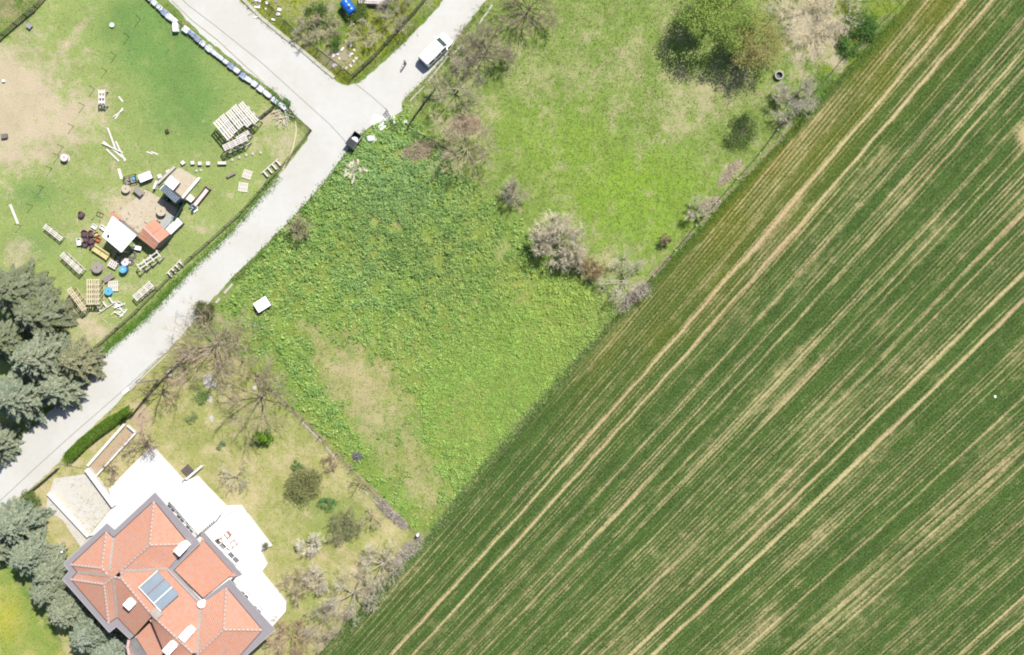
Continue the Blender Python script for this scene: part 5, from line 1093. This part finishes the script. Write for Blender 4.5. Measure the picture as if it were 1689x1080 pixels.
def bag(loc, r, label, mat=None):
    bm = bmesh.new(); bmesh.ops.create_icosphere(bm, subdivisions=2, radius=r)
    for v in bm.verts: v.co = Vector((v.co.x * random.uniform(.85, 1.2), v.co.y * random.uniform(.85, 1.15), (v.co.z + r) * random.uniform(.6, .75)))
    me = bpy.data.meshes.new('bag'); bm.to_mesh(me); bm.free(); me.materials.append(mat or m_bag); link('rubbish_bag', me, label=label, cat='bag', group='white rubbish bags', loc=loc)
sb = W(585.5, 233); bag(Vector((sb.x + .05, sb.y + .02, .2)), .48, 'white bag inside the charcoal skip')
bag(W(611, 229), .42, 'white bag lying in the weeds beside the skip'); bag(W(669, 201), .25, 'small white bag at the end of the dark timber fence')
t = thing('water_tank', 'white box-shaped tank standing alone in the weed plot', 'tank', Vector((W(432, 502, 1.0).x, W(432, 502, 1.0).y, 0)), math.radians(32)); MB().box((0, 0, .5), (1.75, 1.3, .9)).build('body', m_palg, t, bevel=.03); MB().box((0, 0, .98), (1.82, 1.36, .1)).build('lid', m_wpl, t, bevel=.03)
for x in (-.25, .15): MB().lathe([(.07, 1.03), (.07, 1.07)], 10, (x, .05, 0)).build('cap', m_palg, t)
MB().box((0, 0, .05), (1.8, 1.34, .1)).build('base', m_dkwood, t)
t = thing('well_ring', 'pale concrete well ring with a dark opening by the bare bush', 'well', W(1284, 125)); MB().lathe([(.55, 0), (.55, .5), (.42, .5), (.42, .04)], 26).build('ring', m_post, t); MB().lathe([(.0001, .03), (.43, .03), (.43, .045)], 20).build('bottom', m_blkm, t)
t = thing('street_lamp', 'tall grey street lamp with a white head leaning over the lane', 'street lamp', W(262, 626)); MB().lathe([(.12, 0), (.1, .4), (.06, 8.6)], 10).build('pole', m_steel, t)
MB().beam((0, 0, 8.55), (-.9, -.75, 8.85), .07, .07).build('arm', m_steel, t); MB().box((-1.1, -.92, 8.88), (.85, .4, .16), math.atan2(-.75, -.9) + math.pi).build('lamp_head', m_wpl, t, bevel=.05)
t = thing('garden_lamp', 'thin dark garden lamp with a white globe by the house corner', 'garden lamp', W(112.5, 905)); MB().lathe([(.05, 0), (.03, 1.9)], 8).build('pole', m_blkm, t); MB().lathe([(.0001, 1.85), (.13, 1.92), (.16, 2.05), (.12, 2.18), (.0001, 2.22)], 12).build('globe', m_wpl, t, smooth=True)
m_blue2 = M('bright_blue_tank', (30, 125, 240), .3, .06, 2, spec=.5)
b = W(574, 10, 1.3); t = thing('blue_tank', 'bright blue ribbed plastic tank on a stand in the triangular plot', 'tank', (b.x, b.y, 0), math.radians(-52))
MB().lathe([(.0001, -1.0), (.55, -.97), (.68, -.85), (.68, -.35), (.64, -.3), (.68, -.25), (.68, .25), (.64, .3), (.68, .35), (.68, .85), (.55, .97), (.0001, 1.0)], 24, (0, 0, 1.1), 'X').build('body', m_blue2, t, smooth=True); MB().lathe([(.16, 1.76), (.16, 1.86), (.12, 1.88)], 12, (.3, 0, 0)).build('cap', m_skip, t)
for x in (-.6, .6): MB().box((x, 0, .25), (.12, 1.1, .5)).build('stand', m_blkm, t)
pallet([(590, -6), (640, -4), (638, 6), (592, 5)], .9, 'white slatted panel beside the blue tank at the top edge', m_pal, 14)
m_stick = MV('dry_sticks', .9, 0, .15, 4)
def brush_heap(px, py, rx, ry, h, rz, label, col, n=420, name='brush_heap', cat='brush heap'):
    g = np.random.default_rng(int(px * 7 + py)); r_ = np.sqrt(g.random(n)); a_ = g.random(n) * 6.283; x = r_ * np.cos(a_) * rx; y = r_ * np.sin(a_) * ry; z = h * (1 - r_ ** 2) * g.random(n) + .03
    az = g.random(n) * 6.283; el = g.normal(0, .25, n); L = .25 + .5 * g.random(n); d_ = np.stack([np.cos(az) * np.cos(el), np.sin(az) * np.cos(el), np.sin(el)], 1) * L[:, None]; P = np.stack([x, y, z], 1)
    sg = np.concatenate([P - d_ / 2, P + d_ / 2, np.full((n, 1), .03), np.full((n, 1), .014)], 1); sg[:, [2, 5]] = np.maximum(sg[:, [2, 5]], .015); V, F = tubes(sg, 3)
    t = thing(name, label, cat, W(px, py), math.radians(rz)); c = np.array(alb(*col)) * (1.1 + .7 * g.random((n, 1))); link('sticks', fastmesh('sticks', V, F, m_stick, np.repeat(c, 6, 0)), t, kind='stuff')
brush_heap(636, 838, 2.0, .7, .5, -48, 'grey brush heap along the lower garden fence, longer one', (200, 188, 176), 260); brush_heap(657, 858, 1.5, .6, .4, -40, 'grey brush heap nearest the lower fence corner, shorter one', (200, 188, 176), 200); brush_heap(690, 248, 2.3, 1.2, .35, 20, 'flattened heap of dry brush among the weeds by the junction', (196, 178, 154), 500)
brush_heap(675, 908, 2.4, 1.0, .4, 42, 'grey brush heap at the field corner of the garden', (200, 188, 176), 380); brush_heap(590, 752, .6, .5, .5, 0, 'small grey heap of sticks beside the garden fence', (150, 148, 150), 160); brush_heap(1048, 488, 2.2, .8, .4, 40, 'dry brush heap in the fence corner by the field', (200, 182, 164), 450); brush_heap(1203, 285, 2.2, .6, .3, 48, 'strip of dry straw against the long field fence', (214, 200, 172), 450); brush_heap(1172, 336, 1.5, .6, .25, 30, 'small heap of dry straw below the strip by the field fence', (214, 200, 172), 260); brush_heap(770, 205, 1.8, 1.2, .3, 0, 'brown heap of dry twigs beside the big tan tree', (200, 172, 144), 500)
t = thing('marker_post', 'white painted corner post where garden fence meets the field', 'post', W(690, 880)); MB().box((0, 0, .55), (.22, .22, 1.1)).build('shaft', m_wpl, t); MB().box((0, 0, 1.12), (.28, .28, .06)).build('cap', m_wpl, t)
for x, y, r_, lab in ((354, 634, .35, 'white stone block on the gravel path in the garden'), (279, 617, .4, 'white stone block beside the street lamp'), (1641, 654, .18, 'small white litter lump lying in the crop field'), (452, 442, .16, 'small white litter lump on the upper left of the weed plot'), (420, 640, .3, 'white stone under the bare garden tree')):
    bm = bmesh.new(); bmesh.ops.create_icosphere(bm, subdivisions=2, radius=r_)
    for v in bm.verts: v.co = Vector((v.co.x * random.uniform(.8, 1.2), v.co.y * random.uniform(.8, 1.2), v.co.z * .6 + r_ * .4))
    me = bpy.data.meshes.new('stone'); bm.to_mesh(me); bm.free(); me.materials.append(m_stone if r_ > .2 else m_wpl); link('stone', me, label=lab, cat='stone', loc=W(x, y))
for k, (x, y, w_) in enumerate(((344, 628, 'upper'), (346, 658, 'middle'), (349, 690, 'lower'))): MB().prism([(random.uniform(.7, 1.1) * (.9 if k == 0 else .35) * math.cos(i * .785), random.uniform(.7, 1.1) * (1.0 if k == 0 else .5) * math.sin(i * .785)) for i in range(8)], 0, .03).build('paving_slab', m_stone, label='%s pale slab of the broken garden path' % w_, cat='paving slab', loc=W(x, y), group='broken path slabs')
# ------------------------------------------------------------------ trees and shrubs
m_twig = MV('bare_twigs', .85, 0, .12, 3); m_bark = M('grey_bark', (150, 138, 126), .9, .2, 4, bump=.5)
m_needle = MV('spruce_needles', .75, .15, .12, 5)
TI = [0]
def newseed():
    TI[0] += 1; random.seed(1000 + TI[0])
YT = np.array([1.03, 1.0, .93])
def bare_tree(px, py, r, h, label, col, limbs=7, sub=5, tw=4, dens=1.0, up=.55, name='bare_tree', cat='bare tree', th=1.0, lean=(0, 0), trunk_h=.25, twigr=.024, group='leafless trees and bushes'):
    """px,py crown centre seen in the photo; r crown radius m"""
    newseed(); base = W(px, py, h * .55); base = Vector((base.x, base.y, 0)); t = thing(name, label, cat, base, 0, group)
    big, small = [], []; H0 = h * trunk_h; R0 = .035 * h * th
    def grow(p, d, L, rad, lev):
        n = 3 if lev < 1 else (2 if lev < 3 else 1); q = Vector(p); dd = Vector(d)
        pts = [Vector(q)]
        for k in range(n):
            dd = (dd + Vector((random.uniform(-.28, .28), random.uniform(-.28, .28), random.uniform(-.12, .22)))).normalized(); nq = q + dd * (L / n)
            if nq.z < .05: nq.z = .05
            r0 = rad * (1 - .55 * k / n); r1 = rad * (1 - .55 * (k + 1) / n)
            (big if lev < 2 else small).append([*q, *nq, r0, r1]); q = nq; pts.append(Vector(q))
        if lev >= 3: return
        m = (sub, tw, tw)[lev] if lev < 3 else 0
        m = max(1, int(round(m * dens * 1.3 * random.uniform(.8, 1.2))))
        for k in range(m):
            f = random.uniform(.35, 1.0); i = min(n - 1, int(f * n)); pp_ = pts[i].lerp(pts[i + 1], f * n - i)
            ax = Vector((random.uniform(-1, 1), random.uniform(-1, 1), random.uniform(-.45, .8))).normalized(); nd = (dd * 1.0 + ax * .95).normalized()
            grow(pp_, nd, L * random.uniform(.42, .62), max(twigr * .6, rad * .42), lev + 1)
    big.append([0, 0, -.05, lean[0] * .3, lean[1] * .3, H0, R0, R0 * .8])
    for k in range(limbs):
        a_ = 2 * math.pi * (k + random.uniform(-.35, .35)) / limbs; el = random.uniform(up * .5, up * 1.5); dv = Vector((math.cos(a_) * math.cos(el), math.sin(a_) * math.cos(el), math.sin(el)))
        grow(Vector((lean[0] * .3, lean[1] * .3, H0 * random.uniform(.75, 1))), dv, r * random.uniform(.72, .98), R0 * .42, 0)
    V, F = tubes(big, 5); link('trunk', fastmesh('trunk', V, F, m_twig, np.tile(np.array(alb(*col)) * YT * 1.3, (len(V), 1))), t)
    V, F = tubes(small, 3); c = np.array(alb(*col)) * YT * (1.75 + .7 * rng.random((len(small), 1))); link('crown', fastmesh('crown', V, F, m_twig, np.repeat(c, 6, 0)), t)
    return t
G_, GB, TAN, PK, WH = (174, 166, 150), (150, 138, 122), (186, 174, 152), (206, 199, 178), (192, 185, 170)
bare_tree(352, 564, 5.6, 5.2, 'large leafless tree by the lane below the evergreen bush', (178, 164, 146), 12, 6, 4)
bare_tree(428, 652, 5.4, 5.0, 'large leafless tree in the middle of the garden, near the fence', (172, 158, 140), 9, 5, 4)
bare_tree(262, 645, 2.8, 4.0, 'dark leafless tree at the hedge end under the street lamp', (128, 112, 100), 7, 4, 3)
bare_tree(233, 732, 2.4, 4.4, 'leafless tree growing in the walled bed by the terrace', (140, 124, 112), 7, 4, 3)
bare_tree(183, 778, 1.6, 2.6, 'small leafless tree at the driveway end of the walled bed', (140, 124, 112), 6, 3, 3)
bare_tree(388, 786, 1.9, 3.0, 'small grey leafless tree on the lawn above the terrace', WH, 7, 4, 3)
bare_tree(630, 932, 3.1, 4.2, 'pale leafless tree by the field, upper of two at the garden corner', WH, 10, 5, 4, up=.35)
bare_tree(583, 980, 3.2, 4.2, 'pale leafless tree by the field, lower of two at the garden corner', WH, 9, 5, 4, up=.35)
bare_tree(512, 900, 1.5, 2.4, 'small white twiggy bush on the lawn right of the terrace', (220, 214, 206), 9, 5, 4, up=.8)
bare_tree(524, 955, 2.0, 2.4, 'whitish twiggy bush below the small white one', (206, 198, 186), 9, 5, 4, up=.7)
bare_tree(493, 958, 2.4, 2.4, 'brownish twiggy bush hugging the terrace edge', TAN, 9, 5, 4, up=.6)
bare_tree(480, 1052, 2.8, 2.4, 'brown thicket at the bottom edge between house and field', (176, 150, 134), 10, 5, 4, up=.5)
bare_tree(535, 1025, 2.6, 2.4, 'grey thicket along the lower garden boundary', G_, 9, 5, 4, up=.5)
bare_tree(612, 855, 1.5, 2.2, 'small brown bush in front of the leaf heap', TAN, 7, 4, 3, up=.6)
bare_tree(590, 800, 1.2, 2.6, 'tiny dark bare sapling in the lower garden', (120, 104, 92), 4, 3, 2)
bare_tree(545, 762, 1.2, 1.2, 'low brown bush near the garden fence', (150, 128, 110), 8, 4, 3)
bare_tree(770, 240, 4.2, 4.2, 'big tan leafless tree at the meadow corner by the junction', TAN, 10, 6, 4)
bare_tree(755, 142, 3.8, 4.2, 'leafless tree by the dark timber fence below the van', G_, 9, 5, 4)
bare_tree(802, 82, 3.2, 3.8, 'dense leafless tree between the van and the meadow', (150, 142, 126), 10, 6, 5)
bare_tree(872, 8, 3.6, 5.2, 'leafless tree cut by the top edge beside the meadow', GB, 9, 6, 4)
bare_tree(845, 318, 2.2, 3.0, 'grey leafless bush on the line between weeds and meadow', (170, 164, 150), 10, 5, 4, up=.8)
bare_tree(925, 394, 3.7, 3.6, 'large pinkish tan bushy tree, fullest on the meadow edge', PK, 13, 7, 6, up=.75, twigr=.03)
bare_tree(950, 428, 1.7, 2.4, 'cream twiggy bush leaning on the pinkish bushy tree', PK, 9, 5, 4, up=.7)
bare_tree(975, 440, 1.8, 2.0, 'brown bush just right of the pinkish bushy tree', (162, 144, 112), 10, 6, 5, up=.8)
bare_tree(1033, 462, 3.0, 3.4, 'whitish spreading tree in the fence corner by the field', (192, 186, 174), 9, 5, 4, up=.3)
bare_tree(1150, 346, 1.8, 2.6, 'small whitish tree against the long field fence', (190, 184, 170), 8, 5, 4)
bare_tree(1098, 396, 1.0, 1.4, 'tiny brown bush in the meadow near the field fence', (150, 132, 110), 9, 5, 4, up=1.0)
bare_tree(1312, 160, 2.7, 3.2, 'whitish bare bush beside the well ring', (190, 184, 174), 10, 6, 5, up=.5)
bare_tree(493, 376, 1.9, 2.8, 'grey leafless bush on the lane verge of the weed plot', (164, 156, 132), 10, 5, 4, up=.8)
bare_tree(655, 14, 2.7, 2.6, 'sprawling bare bush at the top of the triangular plot', G_, 9, 5, 4, up=.4)
bare_tree(600, 60, 1.7, 1.6, 'pale bare bush in the middle of the triangular plot', (196, 190, 166), 8, 4, 4, up=.4)
bare_tree(505, 52, 1.8, 1.6, 'greyish bare bush along the fence of the triangular plot', (188, 182, 162), 8, 5, 4, up=.4)
bare_tree(540, 40, 1.6, 1.5, 'tan bare bush left of the blue tank', TAN, 8, 5, 4, up=.4)
bare_tree(1335, 34, 3.4, .6, 'broad straw-coloured scrub in the rough corner', (226, 216, 186), 14, 5, 3, up=.15, twigr=.028)
bare_tree(1385, 15, 2.8, .9, 'grey scrub at the top edge of the rough corner', (216, 208, 190), 10, 5, 3, up=.2)
def leafy(px, py, r, h, label, c1, c2, n, leaf, name='leafy_shrub', cat='shrub', clumps=26, z0=.1, hollow=.3, limbs=6, oval=1.0, group='green shrubs and trees', asp=.5, flat=.5, csz=1.0):
    newseed(); b = W(px, py, h * .55); t = thing(name, label, cat, (b.x, b.y, 0), 0, group); R = np.random.default_rng(TI[0])
    u = R.normal(size=(clumps, 3)); u /= np.linalg.norm(u, axis=1, keepdims=True); rad = (hollow + (1 - hollow) * R.random(clumps) ** .5)[:, None]
    cen = u * rad * np.array([r * oval, r / oval, (h - z0) / 2]) * .8; cen[:, 2] += z0 + (h - z0) / 2
    cs = r * csz * (.22 + .22 * R.random(clumps)); ci = R.integers(0, clumps, n); d_ = R.normal(size=(n, 3)); d_ /= np.linalg.norm(d_, axis=1, keepdims=True)
    P = cen[ci] + d_ * (cs[ci] * R.random(n) ** .4)[:, None] * np.array([1, 1, .75]); P[:, 2] = np.maximum(P[:, 2], .04)
    tc_ = R.random(clumps)[ci][:, None]; c = np.array(alb(*c1)) + (np.array(alb(*c2)) - np.array(alb(*c1))) * tc_; c = c * (1.0 + .6 * R.random((n, 1)))
    link('crown', leafmesh('crown', P, leaf, c, m_leaf, flat, asp), t)
    segs = [[0, 0, -.05, 0, 0, h * .35, .03 * h + .02, .02 * h + .02]]
    for k in range(min(limbs * 3, clumps)): segs.append([0, 0, h * .25, *(cen[k] * np.array([1, 1, .85])), .012 * h, .008])
    V, F = tubes(segs, 5); link('trunk', fastmesh('trunk', V, F, m_bark), t); return t
leafy(1188, 18, 6.0, 9.0, 'large yellow-green tree just in leaf at the top of the meadow', (188, 210, 104), (136, 168, 76), 15000, .2, 'broadleaf_tree', 'tree', 95, 1.2, .3, csz=.62)
leafy(1246, 78, 4.4, 7.0, 'olive half-leafed tree right of the large yellow-green one', (204, 196, 124), (176, 180, 100), 6000, .17, 'broadleaf_tree', 'tree', 80, 1.2, .3, csz=.6)
bare_tree(1244, 62, 4.4, 7.0, 'leafless olive-grey tree standing among the two green trees', (164, 156, 108), 9, 6, 4)
leafy(1228, 214, 2.5, 2.6, 'dark green spreading bush in the meadow by the field fence', (96, 118, 62), (70, 92, 52), 2600, .14, clumps=34, hollow=.5)
leafy(433, 722, 1.3, 2.4, 'bright green leafy shrub in the garden below the bare tree', (150, 190, 60), (106, 150, 46), 1500, .2, clumps=16)
leafy(503, 797, 2.5, 3.6, 'dense olive-green evergreen tree in the middle of the garden', (176, 174, 116), (136, 144, 88), 5200, .15, 'evergreen_tree', 'tree', 44, .4)
leafy(568, 866, 2.5, 2.2, 'thin olive shrub in the lower garden', (178, 180, 128), (146, 160, 108), 1700, .13, clumps=36)
bare_tree(566, 868, 2.2, 2.0, 'greyish bare bush inside the thin olive shrub', (150, 150, 116), 9, 5, 4, up=.6)
leafy(339, 512, 1.7, 3.2, 'dark olive evergreen bush on the lane edge', (124, 130, 78), (96, 106, 62), 2800, .14, 'evergreen_bush', 'bush', 30, .2)
leafy(490, 768, .9, .9, 'small grass-green shrub above the olive evergreen', (110, 170, 90), (90, 150, 80), 420, .16, clumps=9)
leafy(540, 830, 1.3, .9, 'low blue-green shrub below the olive evergreen', (120, 170, 100), (100, 150, 90), 520, .16, clumps=11, oval=1.3)
leafy(368, 733, .9, .8, 'pale sage shrub on the garden lawn', (178, 200, 140), (160, 186, 130), 380, .14, clumps=9)
leafy(330, 655, 1.5, 1.0, 'pale green low shrub beside the broken path', (160, 190, 110), (140, 170, 100), 700, .15, clumps=12)
leafy(316, 690, 1.0, .7, 'faint yellow-green shrub left of the path', (186, 200, 130), (166, 184, 116), 360, .14, clumps=9)
leafy(468, 168, 1.1, .7, 'leafy blue-green weed bush at the lane end of the sacks', (126, 170, 96), (100, 146, 76), 700, .18, clumps=12, oval=1.3)
leafy(50, 822, 1.5, 1.9, 'green shrub by the iron fence at the lane, right one', (140, 160, 84), (116, 140, 72), 1400, .15, clumps=16)
leafy(30, 838, 1.1, 1.5, 'green shrub by the lane next to the first spruce', (150, 172, 90), (120, 146, 76), 800, .15, clumps=12)
leafy(1425, 40, 2.6, 1.5, 'dark green bramble clump in the rough corner', (112, 158, 70), (84, 126, 56), 2600, .18, 'bramble_bush', 'bush', 26, oval=1.2)
leafy(1400, 75, 1.8, 1.1, 'smaller bramble clump below the large one in the rough corner', (116, 160, 72), (90, 134, 58), 1300, .18, 'bramble_bush', 'bush', 18)
leafy(590, 18, 1.9, 1.5, 'green bush right beside the blue tank', (128, 150, 70), (100, 128, 56), 1300, .17, clumps=16)
leafy(552, 72, 1.2, 1.0, 'small green bush among the rubble', (120, 160, 64), (96, 136, 54), 700, .17, clumps=10)
leafy(520, 22, 1.9, 1.4, 'green bush left of the blue tank', (116, 144, 66), (92, 122, 54), 1200, .17, clumps=16)
# clipped hedge by the lane
newseed(); hp_ = [(118, 752), (140, 730), (165, 710), (190, 692), (207, 682), (220, 674)]; o_ = W(*hp_[0]); t = thing('hedge', 'bright green clipped hedge between the lane and the walled bed', 'hedge', o_)
P = []
for p, q in zip(hp_[:-1], hp_[1:]):
    A = W(*p) - o_; B = W(*q) - o_
    for k in range(int((B - A).length * 900)):
        s_ = random.random(); c = A.lerp(B, s_); wv = .72 - .10 * (p[0] > 180); a_ = random.uniform(0, math.pi); e_ = random.uniform(.86, 1.06)
        n_ = (B - A).cross(Vector((0, 0, 1))).normalized(); P.append(c + n_ * (math.cos(a_) * wv * e_) + Vector((0, 0, .15 + abs(math.sin(a_)) ** .5 * 1.35 * e_ * (.25 + .75 * random.random() ** .3))))
for k in range(500):
    a_ = random.uniform(0, 6.28); r_ = .75 * math.sqrt(random.random()); P.append(Vector((r_ * math.cos(a_), r_ * math.sin(a_), random.uniform(.3, 1.5))))
P = np.array([tuple(v) for v in P]); c = mixc((150, 190, 58), (96, 146, 40), rng.random(len(P))); link('foliage', leafmesh('foliage', P, .13, c, m_leaf, .5, .55), t)
sg_ = []
for p in hp_: A = W(*p) - o_; sg_.append([A.x, A.y, -.05, A.x, A.y, 1.0, .05, .03])
V, F = tubes(sg_, 5); link('stems', fastmesh('stems', V, F, m_bark), t, kind='stuff')
# spruces
def spruce(px, py, R, h, label, c1, c2, nb=105, group='blue-grey spruces', name='spruce_tree'):
    newseed(); b = W(px, py, h * .5); t = thing(name, label, 'spruce', (b.x, b.y, 0), random.uniform(0, 6.28), group); g = np.random.default_rng(TI[0] + 50)
    br = []; Vq = []; Cq = []; ca, cb = np.array(alb(*c1)), np.array(alb(*c2))
    for k in range(nb):
        f = (k + .5) / nb; z = .6 + (h - .8) * f ** .92; L = R * 1.06 * (1 - f) ** .68 * g.uniform(.7, 1.15) + .2; az = k * 2.39996 + g.normal(0, .2); n = 6
        pts = []; 
        for i in range(n + 1):
            s_ = i / n; rr_ = L * s_; zz = z + .25 * L * s_ * (.5 + .6 * f) - (.42 - .25 * f) * L * s_ ** 2 ; pts.append(np.array([math.cos(az) * rr_, math.sin(az) * rr_, max(.1, zz)]))
        for i in range(n): br.append([*pts[i], *pts[i + 1], .035 * (1 - i / n) + .012, .035 * (1 - (i + 1) / n) + .012])
        fw = np.array([math.cos(az), math.sin(az), 0]); sd_ = np.array([-math.sin(az), math.cos(az), 0]); col = ca + (cb - ca) * g.random(); m = max(5, int(L * 5.5))
        for j in range(m):
            s_ = .18 + .82 * (j + g.random() * .6) / m; i = min(n - 1, int(s_ * n)); p = pts[i] + (pts[i + 1] - pts[i]) * (s_ * n - i); ll = (.16 + .40 * L * (1 - s_) ** .8 * .8) * g.uniform(.7, 1.2)
            for sgn in (-1, 1):
                d_ = fw * g.uniform(.55, .95) + sd_ * sgn * g.uniform(.6, 1.0) + np.array([0, 0, g.uniform(-.35, .12)]); d_ /= np.linalg.norm(d_); w_ = np.cross(d_, [0, 0, 1]); w_ /= np.linalg.norm(w_); w_ = w_ + np.array([0, 0, g.uniform(-.5, .5)])
                wd = (.07 + .06 * g.random()); e = p + d_ * ll; mdp = p + d_ * ll * .45
                Vq += [p, mdp + w_ * wd, e, mdp - w_ * wd]; Cq.append(col * g.uniform(.75, 1.25))
                if ll > .3:
                    for q_ in (.4, .7):
                        for s2 in (-1, 1):
                            o2 = p + d_ * ll * q_; d2 = d_ * .8 + w_ * s2 * .7 + np.array([0, 0, g.uniform(-.2, .1)]); d2 /= np.linalg.norm(d2); l2 = ll * .42 * g.uniform(.7, 1.2); w2 = np.cross(d2, [0, 0, 1]); w2 /= (np.linalg.norm(w2) + 1e-6)
                            Vq += [o2, o2 + d2 * l2 * .5 + w2 * .045, o2 + d2 * l2, o2 + d2 * l2 * .5 - w2 * .045]; Cq.append(col * g.uniform(.75, 1.25))
        e = pts[-1]; Vq += [pts[-2], e + sd_ * .07 - fw * .1, e + fw * .25, e - sd_ * .07 - fw * .1]; Cq.append(col * 1.15)
    V = np.array(Vq); F = (np.arange(len(V) // 4) * 4)[:, None] + np.array([[0, 1, 2, 3]]); link('crown', fastmesh('crown', V, F, m_needle, np.repeat(np.array(Cq), 4, 0)), t)
    br.append([0, 0, -.05, 0, 0, h * .5, .2, .13]); br.append([0, 0, h * .5, 0, 0, h, .13, .02]); V, F = tubes(br, 5); link('trunk', fastmesh('trunk', V, F, m_bark), t)
BG, BG2, GG, GG2, YG = (190, 199, 166), (158, 172, 138), (150, 160, 116), (126, 142, 100), (190, 188, 146)
spruce(18, 480, 3.9, 9.0, 'grey-green spruce at the left edge, topmost of the group above the lane', (164, 174, 142), GG)
spruce(60, 520, 3.8, 8.0, 'grey-green spruce second from the top of the group above the lane', (172, 180, 150), GG)
spruce(8, 560, 3.4, 8.0, 'spruce at the left edge, middle of the group above the lane', BG2, GG)
spruce(62, 590, 4.2, 9.5, 'largest blue-grey spruce in the middle of the group above the lane', BG, BG2)
spruce(122, 596, 3.0, 6.5, 'yellowish spruce reaching out over the lane edge', YG, (150, 156, 116))
spruce(30, 655, 4.2, 9.0, 'blue-grey spruce casting its shade on the lane, lowest big one', BG, (150, 168, 140))
spruce(95, 640, 3.0, 7.0, 'blue-grey spruce between the largest one and the lane', BG, BG2)
spruce(-12, 735, 2.6, 7.0, 'spruce cut by the left edge just above the lane', BG, BG2)
spruce(22, 865, 3.3, 7.0, 'blue-grey spruce, first of the row beside the house', BG, (156, 176, 150))
spruce(45, 918, 3.0, 7.0, 'blue-grey spruce, second of the row beside the house', BG, (156, 176, 150))
spruce(82, 945, 2.7, 6.0, 'blue-grey spruce, third of the row beside the house', BG, BG2)
spruce(78, 975, 2.8, 6.5, 'blue-grey spruce, fourth of the row beside the house', BG, BG2)
spruce(108, 1008, 2.9, 6.5, 'blue-grey spruce, fifth of the row beside the house', BG, BG2)
spruce(142, 1048, 3.0, 6.5, 'blue-grey spruce, sixth of the row beside the house', (186, 200, 182), BG2)
spruce(178, 1088, 2.9, 6.5, 'blue-grey spruce, last of the row, at the bottom edge', (186, 200, 182), BG2)
spruce(-8, 900, 2.8, 6.0, 'blue-grey spruce cut by the left edge below the lane', BG, BG2)
